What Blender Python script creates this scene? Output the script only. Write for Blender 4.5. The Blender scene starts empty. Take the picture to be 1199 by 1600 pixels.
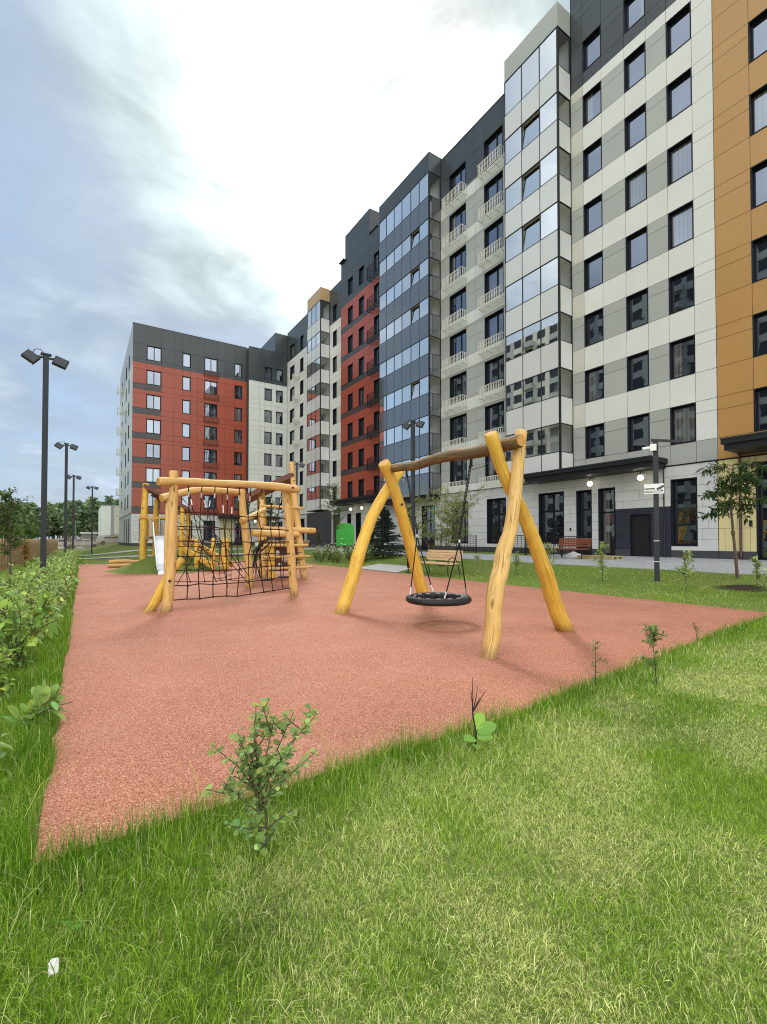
import bpy, math, random
import numpy as np
from mathutils import Vector, Matrix

SC = bpy.context.scene
COL = SC.collection
R = math.radians
random.seed(7)
RNG = np.random.default_rng(7)

# ------------------------------------------------------------------ camera
# X = away from the yard towards the long block, Y = along the long block, Z = up
YAW = math.atan((599.5 - 130) / 725.0)
PITCH = R(1.083)
cam_data = bpy.data.cameras.new('camera')
cam = bpy.data.objects.new('camera', cam_data)
COL.objects.link(cam)
cam.location = (0, 0, 1.45)
cam.rotation_euler = (R(90) + PITCH, 0, -YAW)
cam_data.sensor_fit = 'VERTICAL'
cam_data.sensor_height = 24.0
cam_data.lens = 24.0 * 725.0 / 1600.0
cam_data.shift_y = 29.3 / 1600.0
cam_data.clip_start = 0.05
cam_data.clip_end = 3000
SC.camera = cam

# ------------------------------------------------------------------ sky and sun
SUN_AZ = math.atan2(0.37, 0.95)
SUN_EL = R(43)
sund = Vector((math.sin(SUN_AZ) * math.cos(SUN_EL), math.cos(SUN_AZ) * math.cos(SUN_EL), math.sin(SUN_EL)))
world = bpy.data.worlds.new('World')
SC.world = world
world.use_nodes = True


class NT:
    """small helper for node trees"""
    def __init__(self, tree):
        self.t = tree
        tree.nodes.clear()

    def n(self, kind, **kw):
        nd = self.t.nodes.new(kind)
        for k, v in kw.items():
            if k in nd.bl_rna.properties.keys():
                setattr(nd, k, v)
        return nd

    def put(self, sock, v):
        if hasattr(v, 'is_output') or isinstance(v, bpy.types.NodeSocket):
            self.t.links.new(v, sock)
        elif v is not None:
            if isinstance(v, (tuple, list)) and len(v) == 3 and sock.type == 'RGBA':
                v = (*v, 1)
            sock.default_value = v

    def math(self, op, a, b=None, clamp=False, c=None):
        nd = self.n('ShaderNodeMath', operation=op, use_clamp=clamp)
        self.put(nd.inputs[0], a)
        if b is not None:
            self.put(nd.inputs[1], b)
        if c is not None:
            self.put(nd.inputs[2], c)
        return nd.outputs[0]

    def mix(self, f, a, b, blend='MIX'):
        nd = self.n('ShaderNodeMix', data_type='RGBA', blend_type=blend)
        self.put(nd.inputs[0], f)
        self.put(nd.inputs[6], a)
        self.put(nd.inputs[7], b)
        return nd.outputs[2]

    def noise(self, vec, scale, detail=4, rough=0.55, dist=0.0):
        nd = self.n('ShaderNodeTexNoise')
        if vec is not None:
            self.put(nd.inputs['Vector'], vec)
        nd.inputs['Scale'].default_value = scale
        nd.inputs['Detail'].default_value = detail
        nd.inputs['Roughness'].default_value = rough
        nd.inputs['Distortion'].default_value = dist
        return nd.outputs[0]

    def ramp(self, fac, stops, interp='LINEAR'):
        nd = self.n('ShaderNodeValToRGB')
        nd.color_ramp.interpolation = interp
        els = nd.color_ramp.elements
        while len(els) < len(stops):
            els.new(0.5)
        for e, (p, cc) in zip(els, stops):
            e.position = p
            if not isinstance(cc, (tuple, list)):
                cc = (cc, cc, cc)
            e.color = (*cc, 1)
        self.put(nd.inputs[0], fac)
        return nd.outputs[0]

    def mapr(self, v, a, b, c=0.0, d=1.0, smooth=False):
        nd = self.n('ShaderNodeMapRange', interpolation_type='SMOOTHSTEP' if smooth else 'LINEAR')
        self.put(nd.inputs[0], v)
        for i, x in enumerate((a, b, c, d)):
            nd.inputs[i + 1].default_value = x
        return nd.outputs[0]


def build_sky():
    w = NT(world.node_tree)
    out = w.n('ShaderNodeOutputWorld')
    bg = w.n('ShaderNodeBackground')
    sky = w.n('ShaderNodeTexSky', sky_type='NISHITA')
    sky.sun_disc = False
    sky.sun_elevation = SUN_EL
    sky.sun_rotation = SUN_AZ
    sky.air_density = 1.0
    sky.dust_density = 1.5
    tc = w.n('ShaderNodeTexCoord')
    d = tc.outputs['Generated']
    sep = w.n('ShaderNodeSeparateXYZ')
    w.put(sep.inputs[0], d)
    z = sep.outputs[2]
    zz = w.math('ADD', w.math('MAXIMUM', z, 0.0), 0.22)
    comb = w.n('ShaderNodeCombineXYZ')
    w.put(comb.inputs[0], w.math('DIVIDE', sep.outputs[0], zz))
    w.put(comb.inputs[1], w.math('DIVIDE', sep.outputs[1], zz))
    p = comb.outputs[0]
    big = w.noise(p, 0.9, 5, 0.5, 0.3)
    fine = w.noise(p, 2.6, 8, 0.58, 0.4)
    mixn = w.math('ADD', w.math('MULTIPLY', big, 0.62), w.math('MULTIPLY', fine, 0.38))
    dot = w.n('ShaderNodeVectorMath', operation='DOT_PRODUCT')
    w.put(dot.inputs[0], d)
    ga, ge = R(31), R(43)
    dot.inputs[1].default_value = (math.sin(ga) * math.cos(ge), math.cos(ga) * math.cos(ge), math.sin(ge))
    sunc = w.math('MAXIMUM', dot.outputs['Value'], 0.0)
    glow = w.mapr(w.math('ADD', sunc, w.math('MULTIPLY', w.math('SUBTRACT', big, 0.5), 0.20)), 0.893, 0.986, 0, 1, smooth=True)
    # cloud cover: thicker towards the sun, thinner patches elsewhere
    cover = w.mapr(w.math('ADD', mixn, w.math('MULTIPLY', glow, 0.22)), 0.42, 0.60, 0, 1, smooth=True)
    # cloud radiance before the background strength of 0.1
    tone = w.mapr(w.math('ADD', w.math('MULTIPLY', fine, 0.6), w.math('MULTIPLY', big, 0.4)), 0.38, 0.62, 0.50, 1.42)
    ccol = w.ramp(glow, [(0.0, (2.65 / 12, 3.2 / 12, 3.85 / 12)), (0.28, (3.75 / 12, 4.45 / 12, 4.75 / 12)), (0.58, (4.5 / 12, 5.4 / 12, 5.5 / 12)), (0.82, (6.2 / 12, 7.0 / 12, 7.0 / 12)), (1.0, (.85, .88, .88))])
    ccol = w.mix(1.0, ccol, (12.0, 12.0, 12.0), 'MULTIPLY')
    ccol = w.mix(1.0, ccol, tone, 'MULTIPLY')
    blue = w.mix(0.2, (1.95, 2.85, 4.0), sky.outputs[0])
    colr = w.mix(cover, blue, ccol)
    # the sky behind the viewer is a bank of bright light added unseen to lift the facades
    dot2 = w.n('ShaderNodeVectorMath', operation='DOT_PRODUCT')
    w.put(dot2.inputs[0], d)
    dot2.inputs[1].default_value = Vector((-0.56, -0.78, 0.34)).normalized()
    backfill = w.mapr(dot2.outputs['Value'], 0.0, 0.85, 0, 1, smooth=True)
    backfillcol = w.mix(1.0, (15.0, 15.0, 14.6), w.mapr(fine, 0.3, 0.72, 0.75, 1.2), 'MULTIPLY')
    colr = w.mix(backfill, colr, backfillcol)
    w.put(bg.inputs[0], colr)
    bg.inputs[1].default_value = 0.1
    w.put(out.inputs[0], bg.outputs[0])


build_sky()
sun_data = bpy.data.lights.new('sun', 'SUN')
sun = bpy.data.objects.new('sun', sun_data)
COL.objects.link(sun)
sun_data.energy = 1.5
sun_data.angle = R(12)
sun_data.color = (1.0, 0.95, 0.87)
sun.rotation_euler = (-sund).to_track_quat('-Z', 'Y').to_euler()

SC.view_settings.view_transform = 'Standard'
SC.view_settings.look = 'None'
SC.view_settings.gamma = 1
SC.view_settings.use_curve_mapping = False
SC.view_settings.exposure = 0.80
SC.render.engine = 'CYCLES'
SC.cycles.max_bounces = 6
SC.cycles.transparent_max_bounces = 16
SC.cycles.use_denoising = True
SC.cycles.denoiser = 'OPENIMAGEDENOISE'
SC.cycles.denoising_input_passes = 'RGB_ALBEDO_NORMAL'
SC.cycles.denoising_prefilter = 'NONE'
SC.cycles.filter_width = 1.1
SC.cycles.sample_clamp_indirect = 6.0

# ------------------------------------------------------------------ materials
MATS = {}


def mat(name, col, rough=0.6, spec=0.5, var=0.0, nscale=3.0, metal=0.0, island=0.0, bump=0.0, bscale=40.0,
        attr=None, coat=0.0, col2=None, trans=0.0, ior=1.5):
    m = bpy.data.materials.new(name)
    m.use_nodes = True
    t = NT(m.node_tree)
    out = t.n('ShaderNodeOutputMaterial')
    b = t.n('ShaderNodeBsdfPrincipled')
    tc = t.n('ShaderNodeTexCoord')
    c = (*col, 1)
    sock = None
    if attr:
        a = t.n('ShaderNodeAttribute')
        a.attribute_name = attr
        sock = a.outputs['Color']
    if col2 is not None:
        sock = t.mix(t.mapr(t.noise(tc.outputs['Object'], nscale, 5), 0.35, 0.65), c, (*col2, 1))
    if var:
        f = t.mapr(t.noise(tc.outputs['Object'], nscale, 6, 0.6), 0.25, 0.75, 1 - var, 1 + var)
        sock = t.mix(1.0, sock if sock else c, f, 'MULTIPLY')
    if island:
        g = t.n('ShaderNodeNewGeometry')
        f = t.mapr(g.outputs['Random Per Island'], 0, 1, 1 - island, 1 + island)
        sock = t.mix(1.0, sock if sock else c, f, 'MULTIPLY')
    t.put(b.inputs['Base Color'], sock if sock else c)
    b.inputs['Roughness'].default_value = rough
    b.inputs['Specular IOR Level'].default_value = spec
    b.inputs['Metallic'].default_value = metal
    b.inputs['IOR'].default_value = ior
    if coat:
        b.inputs['Coat Weight'].default_value = coat
        b.inputs['Coat Roughness'].default_value = 0.15
    if bump:
        bn = t.n('ShaderNodeBump')
        bn.inputs['Strength'].default_value = bump
        bn.inputs['Distance'].default_value = 0.01
        t.put(bn.inputs['Height'], t.noise(tc.outputs['Object'], bscale, 6, 0.65))
        t.put(b.inputs['Normal'], bn.outputs[0])
    sh = b.outputs[0]
    if trans:
        tr = t.n('ShaderNodeBsdfTranslucent')
        t.put(tr.inputs[0], sock if sock else c)
        ms = t.n('ShaderNodeMixShader')
        ms.inputs[0].default_value = trans
        t.put(ms.inputs[1], sh)
        t.put(ms.inputs[2], tr.outputs[0])
        sh = ms.outputs[0]
    t.put(out.inputs[0], sh)
    MATS[name] = m
    return m


# cladding panels: smooth composite boards with a slight sheen
mat('panel_cream', (0.64, 0.65, 0.615), 0.32, 0.45, 0.05, 0.6, island=0.03)
mat('panel_beige', (0.53, 0.515, 0.455), 0.32, 0.45, 0.05, 0.6, island=0.03)
mat('panel_sage', (0.355, 0.375, 0.350), 0.32, 0.45, 0.05, 0.6, island=0.04)
mat('panel_pale', (0.60, 0.63, 0.60), 0.32, 0.45, 0.05, 0.6, island=0.03)
mat('panel_white', (0.70, 0.71, 0.68), 0.28, 0.5, 0.04, 0.6, island=0.03)
mat('panel_dark', (0.042, 0.052, 0.058), 0.24, 0.38, 0.10, 0.5, island=0.08)
mat('panel_band', (0.050, 0.045, 0.046), 0.24, 0.38, 0.10, 0.5, island=0.06)
mat('bay_dark', (0.040, 0.048, 0.052), 0.08, 0.6, 0.10, 0.5, island=0.08, ior=2.5)
mat('bay_white', (0.58, 0.60, 0.59), 0.14, 0.5, 0.04, 0.6, island=0.04, ior=1.7)
mat('panel_ochre', (0.43, 0.235, 0.075), 0.32, 0.45, 0.06, 0.5, island=0.03)
mat('panel_tan', (0.44, 0.30, 0.15), 0.32, 0.45, 0.06, 0.5, island=0.03)
mat('panel_yellow', (0.60, 0.52, 0.27), 0.35, 0.45, 0.05, 0.6, island=0.03)
mat('panel_red', (0.33, 0.066, 0.034), 0.26, 0.38, 0.08, 0.4, island=0.05)
mat('tile_grey', (0.54, 0.55, 0.54), 0.45, 0.4, 0.06, 1.2, island=0.035)
mat('tile_navy', (0.022, 0.027, 0.042), 0.4, 0.5, 0.1, 1.2, island=0.1)
mat('plinth', (0.045, 0.048, 0.055), 0.6, 0.4, 0.15, 2.0)
mat('joint', (0.06, 0.06, 0.06), 0.8)
mat('frame_dark', (0.008, 0.010, 0.016), 0.5, 0.2)
mat('metal_black', (0.010, 0.012, 0.014), 0.5, 0.3, 0.1)
mat('metal_grey', (0.018, 0.023, 0.028), 0.5, 0.35, 0.15, 4)
mat('metal_white', (0.66, 0.65, 0.57), 0.45, 0.5, 0.05)
mat('metal_brown', (0.10, 0.028, 0.020), 0.5, 0.5, 0.1)
mat('pipe_brown', (0.06, 0.014, 0.010), 0.35, 0.5)
mat('plaster_white', (0.72, 0.72, 0.69), 0.7)
mat('roof_felt', (0.08, 0.08, 0.085), 0.9, 0.2, 0.2, 1.0)
mat('concrete', (0.40, 0.40, 0.38), 0.85, 0.3, 0.15, 3.0)
mat('sign_white', (0.75, 0.76, 0.76), 0.4)
mat('sign_ink', (0.05, 0.05, 0.06), 0.6)
mat('green_paint', (0.018, 0.34, 0.018), 0.32, 0.5, 0.08, 2)
mat('lamp_lens', (0.035, 0.042, 0.048), 0.3, 0.3)
mat('paper', (0.62, 0.62, 0.60), 0.8, 0.2, 0.25, 60)
mat('slide_steel', (0.66, 0.68, 0.70), 0.28, 0.5, 0.04, 2, metal=0.35)
mat('roof_board', (0.125, 0.040, 0.026), 0.55, 0.4, 0.2, 4)
mat('rope_black', (0.018, 0.016, 0.017), 0.85, 0.2, 0.2, 20)
mat('rope_brown', (0.05, 0.018, 0.014), 0.85, 0.2, 0.2, 20)
mat('ferrule', (0.62, 0.62, 0.62), 0.3, 0.5, metal=0.6)
mat('rubber_black', (0.013, 0.013, 0.014), 0.55, 0.4, 0.15, 30)
mat('bark_thin', (0.10, 0.075, 0.055), 0.9, 0.2, 0.3, 20, bump=0.3)
mat('twig_dark', (0.035, 0.025, 0.02), 0.9, 0.2, 0.2, 20)
mat('bark_birch', (0.30, 0.30, 0.27), 0.9, 0.2, 0.4, 6)
mat('leaf', (0.08, 0.13, 0.03), 0.55, 0.14, attr='tint', trans=0.38)
mat('needle', (0.03, 0.06, 0.03), 0.6, 0.3, attr='tint', trans=0.12)
mat('fence_wood', (0.37, 0.26, 0.135), 0.7, 0.3, 0.2, 6, island=0.22)
mat('fence_dark', (0.13, 0.065, 0.022), 0.75, 0.3, 0.25, 6, island=0.25)
mat('fence_metal', (0.26, 0.19, 0.13), 0.6, 0.3, 0.1, 6, island=0.15)
mat('bench_wood', (0.60, 0.42, 0.24), 0.5, 0.4, 0.15, 10, island=0.12)
mat('bench_red', (0.19, 0.060, 0.030), 0.45, 0.4, 0.15, 10, island=0.12)
mat('car_white', (0.75, 0.76, 0.78), 0.22, 0.5, coat=0.5)
mat('car_blue', (0.04, 0.12, 0.40), 0.25, 0.5, coat=0.5)
mat('car_glass', (0.012, 0.015, 0.018), 0.05, 0.6)
mat('tyre', (0.015, 0.015, 0.015), 0.8)
mat('shed_white', (0.62, 0.63, 0.61), 0.5, 0.4, 0.05, 1)
mat('shed_beige', (0.50, 0.475, 0.38), 0.5, 0.4, 0.05, 1)
mat('shed_grey', (0.25, 0.26, 0.27), 0.5, 0.4, 0.05, 1)
mat('sack', (0.70, 0.70, 0.68), 0.8, 0.2, 0.1, 8)
mat('soil', (0.045, 0.035, 0.025), 0.95, 0.1, 0.4, 10, bump=0.5)
mat('pallet', (0.42, 0.33, 0.16), 0.8, 0.2, 0.25, 9)
mat('plaster_tower', (0.62, 0.60, 0.54), 0.8, 0.2, 0.06, 1)


def lamp_mat():
    m = bpy.data.materials.new('globe_glow')
    m.use_nodes = True
    t = NT(m.node_tree)
    out = t.n('ShaderNodeOutputMaterial')
    e = t.n('ShaderNodeEmission')
    e.inputs[0].default_value = (1.0, 0.86, 0.62, 1)
    e.inputs[1].default_value = 1.5
    t.put(out.inputs[0], e.outputs[0])
    MATS['globe_glow'] = m


lamp_mat()


def glass_mats():
    # window panes: coated double glazing in front of a dark room, some with pale curtains
    m = bpy.data.materials.new('window_glass')
    m.use_nodes = True
    t = NT(m.node_tree)
    out = t.n('ShaderNodeOutputMaterial')
    oi = t.n('ShaderNodeObjectInfo')
    tc = t.n('ShaderNodeTexCoord')
    df = t.n('ShaderNodeBsdfDiffuse')
    rnd = oi.outputs['Random']
    # vertical curtain folds in some rooms
    sep = t.n('ShaderNodeSeparateXYZ')
    t.put(sep.inputs[0], tc.outputs['Object'])
    fold = t.math('SINE', t.math('MULTIPLY', t.math('ADD', sep.outputs[0], t.math('MULTIPLY', rnd, 9.0)), 34.0))
    fold = t.mapr(fold, -1, 1, 0.55, 1.0)
    edge = t.math('GREATER_THAN', t.math('SINE', t.math('ADD', t.math('MULTIPLY', sep.outputs[0], 2.6), t.math('MULTIPLY', rnd, 40.0))), 0.25)
    has = t.math('GREATER_THAN', t.math('FRACT', t.math('MULTIPLY', rnd, 7.31)), 0.52)
    cur = t.math('MULTIPLY', edge, has)
    curcol = t.mix(1.0, (0.17, 0.165, 0.15), fold, 'MULTIPLY')
    base = t.mix(cur, (0.012, 0.014, 0.017), curcol)
    t.put(df.inputs[0], base)
    gl = t.n('ShaderNodeBsdfGlossy')
    gl.inputs['Color'].default_value = (0.68, 0.77, 0.93, 1)
    gl.inputs['Roughness'].default_value = 0.015
    bn = t.n('ShaderNodeBump')
    bn.inputs['Strength'].default_value = 0.05
    bn.inputs['Distance'].default_value = 0.05
    t.put(bn.inputs['Height'], t.noise(tc.outputs['Object'], 0.9, 2))
    t.put(gl.inputs['Normal'], bn.outputs[0])
    fr = t.n('ShaderNodeFresnel')
    fr.inputs[0].default_value = 1.55
    fac = t.math('ADD', 0.26, t.math('MULTIPLY', fr.outputs[0], 0.95), clamp=True)
    ms = t.n('ShaderNodeMixShader')
    t.put(ms.inputs[0], fac)
    t.put(ms.inputs[1], df.outputs[0])
    t.put(ms.inputs[2], gl.outputs[0])
    t.put(out.inputs[0], ms.outputs[0])
    MATS['window_glass'] = m
    # loggia glazing: see-through single glass
    m = bpy.data.materials.new('loggia_glass')
    m.use_nodes = True
    t = NT(m.node_tree)
    out = t.n('ShaderNodeOutputMaterial')
    tr = t.n('ShaderNodeBsdfTransparent')
    tr.inputs[0].default_value = (0.80, 0.84, 0.86, 1)
    gl = t.n('ShaderNodeBsdfGlossy')
    geo = t.n('ShaderNodeNewGeometry')
    t.put(gl.inputs['Color'], t.mix(geo.outputs['Random Per Island'], (0.62, 0.63, 0.62), (0.97, 0.96, 0.93)))
    bn = t.n('ShaderNodeBump')
    bn.inputs['Strength'].default_value = 0.015
    bn.inputs['Distance'].default_value = 0.05
    tcg = t.n('ShaderNodeTexCoord')
    t.put(bn.inputs['Height'], t.noise(tcg.outputs['Object'], 1.1, 2))
    t.put(gl.inputs['Normal'], bn.outputs[0])
    gl.inputs['Roughness'].default_value = 0.015
    fr = t.n('ShaderNodeFresnel')
    fr.inputs[0].default_value = 1.55
    fac = t.math('ADD', 0.06, t.math('MULTIPLY', fr.outputs[0], 1.25), clamp=True)
    ms = t.n('ShaderNodeMixShader')
    t.put(ms.inputs[0], fac)
    t.put(ms.inputs[1], tr.outputs[0])
    t.put(ms.inputs[2], gl.outputs[0])
    t.put(out.inputs[0], ms.outputs[0])
    MATS['loggia_glass'] = m


glass_mats()


def wood_mat(name, c1, c2, knot=(0.13, 0.05, 0.012), weather=0.0, wcol=(0.16, 0.13, 0.085), rough=0.58):
    # peeled varnished log: UV = (around, metres along)
    m = bpy.data.materials.new(name)
    m.use_nodes = True
    t = NT(m.node_tree)
    out = t.n('ShaderNodeOutputMaterial')
    b = t.n('ShaderNodeBsdfPrincipled')
    uv = t.n('ShaderNodeUVMap')
    mp = t.n('ShaderNodeMapping')
    t.put(mp.inputs[0], uv.outputs[0])
    mp.inputs['Scale'].default_value = (9.0, 0.8, 1)
    g1 = t.noise(mp.outputs[0], 2.2, 6, 0.62, 1.2)
    mp2 = t.n('ShaderNodeMapping')
    t.put(mp2.inputs[0], uv.outputs[0])
    mp2.inputs['Scale'].default_value = (30.0, 0.9, 1)
    g2 = t.noise(mp2.outputs[0], 2.0, 4, 0.6, 0.6)
    tc = t.n('ShaderNodeTexCoord')
    blot = t.noise(tc.outputs['Object'], 1.7, 4, 0.6)
    c = t.mix(t.mapr(g1, 0.36, 0.64), c1, c2)
    c = t.mix(t.mapr(blot, 0.35, 0.7, 0, 0.55), c, (c2[0] * 1.15, c2[1] * 1.2, c2[2] * 1.6))
    crack = t.mapr(g2, 0.58, 0.68, 0, 0.85)
    c = t.mix(crack, c, (c1[0] * 0.34, c1[1] * 0.26, c1[2] * 0.22))
    vo = t.n('ShaderNodeTexVoronoi')
    mp3 = t.n('ShaderNodeMapping')
    t.put(mp3.inputs[0], uv.outputs[0])
    mp3.inputs['Scale'].default_value = (3.0, 1.6, 1)
    t.put(vo.inputs['Vector'], mp3.outputs[0])
    vo.inputs['Scale'].default_value = 1.0
    kn = t.mapr(vo.outputs['Distance'], 0.06, 0.14, 0.9, 0)
    c = t.mix(kn, c, knot)
    if weather:
        wn = t.noise(mp.outputs[0], 1.1, 6, 0.65, 0.8)
        # the bare upper side of the log has greyed: object-space top half
        wv = t.mapr(wn, 0.5 - weather * 0.25, 0.62 - weather * 0.2, 0, 0.9)
        c = t.mix(wv, c, t.mix(t.mapr(g2, 0.3, 0.7), wcol, (wcol[0] * 0.35, wcol[1] * 0.35, wcol[2] * 0.32)))
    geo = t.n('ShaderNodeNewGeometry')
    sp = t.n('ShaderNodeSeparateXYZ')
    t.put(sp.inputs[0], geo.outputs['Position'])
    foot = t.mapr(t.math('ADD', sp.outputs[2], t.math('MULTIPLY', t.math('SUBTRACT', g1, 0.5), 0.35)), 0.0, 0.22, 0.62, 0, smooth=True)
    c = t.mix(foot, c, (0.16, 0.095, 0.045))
    grime = t.mapr(t.noise(tc.outputs['Object'], 3.4, 6, 0.7, 0.6), 0.55, 0.75, 0, 0.30)
    c = t.mix(grime, c, (c1[0] * 0.5, c1[1] * 0.48, c1[2] * 0.8 + 0.02))
    t.put(b.inputs['Base Color'], c)
    b.inputs['Roughness'].default_value = rough
    b.inputs['Specular IOR Level'].default_value = 0.25
    bn = t.n('ShaderNodeBump')
    bn.inputs['Strength'].default_value = 0.55
    bn.inputs['Distance'].default_value = 0.012
    t.put(bn.inputs['Height'], t.math('SUBTRACT', g1, t.math('MULTIPLY', crack, 0.8)))
    t.put(b.inputs['Normal'], bn.outputs[0])
    t.put(out.inputs[0], b.outputs[0])
    MATS[name] = m


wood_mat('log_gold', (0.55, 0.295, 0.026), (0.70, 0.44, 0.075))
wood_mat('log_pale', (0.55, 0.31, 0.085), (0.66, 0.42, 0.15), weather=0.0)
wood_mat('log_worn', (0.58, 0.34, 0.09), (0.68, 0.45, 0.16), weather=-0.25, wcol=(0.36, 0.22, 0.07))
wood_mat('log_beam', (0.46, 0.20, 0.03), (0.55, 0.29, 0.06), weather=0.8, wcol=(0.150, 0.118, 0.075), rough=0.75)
mat('log_end', (0.50, 0.27, 0.07), 0.7, 0.2, 0.25, 14, bump=0.3)


def rubber_mat():
    m = bpy.data.materials.new('rubber_crumb')
    m.use_nodes = True
    t = NT(m.node_tree)
    out = t.n('ShaderNodeOutputMaterial')
    b = t.n('ShaderNodeBsdfPrincipled')
    tc = t.n('ShaderNodeTexCoord')
    o = tc.outputs['Object']
    vo = t.n('ShaderNodeTexVoronoi')
    t.put(vo.inputs['Vector'], o)
    vo.inputs['Scale'].default_value = 175.0
    sep = t.n('ShaderNodeSeparateColor')
    t.put(sep.inputs[0], vo.outputs['Color'])
    c = t.ramp(sep.outputs[0], [(0.0, (0.145, 0.040, 0.021)), (0.25, (0.295, 0.092, 0.050)), (0.55, (0.405, 0.150, 0.087)),
                                (0.82, (0.49, 0.218, 0.138)), (1.0, (0.62, 0.385, 0.27))])
    big = t.mapr(t.noise(o, 0.55, 7, 0.66), 0.3, 0.7, 0.87, 1.09)
    c = t.mix(1.0, c, big, 'MULTIPLY')
    dust = t.mapr(t.noise(o, 1.1, 7, 0.72, 0.8), 0.50, 0.72, 0, 0.30)
    c = t.mix(dust, c, (0.47, 0.27, 0.20))
    t.put(b.inputs['Base Color'], c)
    b.inputs['Roughness'].default_value = 0.8
    b.inputs['Specular IOR Level'].default_value = 0.3
    bn = t.n('ShaderNodeBump')
    bn.inputs['Strength'].default_value = 0.7
    bn.inputs['Distance'].default_value = 0.004
    t.put(bn.inputs['Height'], t.math('ADD', vo.outputs['Distance'], t.math('MULTIPLY', sep.outputs[1], 0.4)))
    t.put(b.inputs['Normal'], bn.outputs[0])
    t.put(out.inputs[0], b.outputs[0])
    MATS['rubber_crumb'] = m


rubber_mat()


def ground_mat():
    m = bpy.data.materials.new('lawn_soil')
    m.use_nodes = True
    t = NT(m.node_tree)
    out = t.n('ShaderNodeOutputMaterial')
    b = t.n('ShaderNodeBsdfPrincipled')
    tc = t.n('ShaderNodeTexCoord')
    o = tc.outputs['Object']
    n1 = t.noise(o, 0.6, 6, 0.6)
    n2 = t.noise(o, 22.0, 5, 0.7)
    c = t.mix(t.mapr(n2, 0.3, 0.7), (0.060, 0.095, 0.016), (0.19, 0.25, 0.055))
    c = t.mix(t.mapr(n1, 0.45, 0.7, 0, 0.6), c, (0.17, 0.17, 0.07))
    t.put(b.inputs['Base Color'], c)
    b.inputs['Roughness'].default_value = 0.95
    b.inputs['Specular IOR Level'].default_value = 0.15
    bn = t.n('ShaderNodeBump')
    bn.inputs['Strength'].default_value = 0.6
    bn.inputs['Distance'].default_value = 0.03
    t.put(bn.inputs['Height'], n2)
    t.put(b.inputs['Normal'], bn.outputs[0])
    t.put(out.inputs[0], b.outputs[0])
    MATS['lawn_soil'] = m
    # pavement: grey concrete blocks
    m = bpy.data.materials.new('paving')
    m.use_nodes = True
    t = NT(m.node_tree)
    out = t.n('ShaderNodeOutputMaterial')
    b = t.n('ShaderNodeBsdfPrincipled')
    tc = t.n('ShaderNodeTexCoord')
    o = tc.outputs['Object']
    br = t.n('ShaderNodeTexBrick')
    t.put(br.inputs['Vector'], o)
    br.inputs['Scale'].default_value = 2.2
    br.inputs['Color1'].default_value = (0.42, 0.43, 0.44, 1)
    br.inputs['Color2'].default_value = (0.33, 0.34, 0.355, 1)
    br.inputs['Mortar'].default_value = (0.20, 0.20, 0.20, 1)
    br.inputs['Mortar Size'].default_value = 0.012
    f = t.mapr(t.noise(o, 1.3, 6, 0.65), 0.3, 0.7, 0.85, 1.12)
    t.put(b.inputs['Base Color'], t.mix(1.0, br.outputs[0], f, 'MULTIPLY'))
    b.inputs['Roughness'].default_value = 0.7
    t.put(out.inputs[0], b.outputs[0])
    MATS['paving'] = m


ground_mat()

# ------------------------------------------------------------------ object helpers
ROOTOFF = {}


def setp(o, label=None, cat=None, group=None, kind=None):
    if label:
        o['label'] = label
    if cat:
        o['category'] = cat
    if group:
        o['group'] = group
    if kind:
        o['kind'] = kind
    return o


def off_of(o):
    while o.parent is not None:
        o = o.parent
    return ROOTOFF.get(o.name, Vector((0, 0, 0)))


def thing(name, label, cat, loc=(0, 0, 0), group=None):
    o = bpy.data.objects.new(name, None)
    COL.objects.link(o)
    o.location = loc
    o.empty_display_size = 0.2
    ROOTOFF[o.name] = Vector(loc)
    return setp(o, label, cat, group)


def copy_thing(root, loc, rotz=0.0, label=None, group=None, scale=1.0):
    c = root.copy()
    COL.objects.link(c)
    c.location = loc
    c.rotation_euler = (0, 0, rotz)
    c.scale = (scale, scale, scale)
    if label:
        c['label'] = label
    if group:
        c['group'] = group
    for ch in list(root.children):
        d = ch.copy()
        COL.objects.link(d)
        d.parent = c
        for g in list(ch.children):
            e = g.copy()
            COL.objects.link(e)
            e.parent = d
    return c


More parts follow.
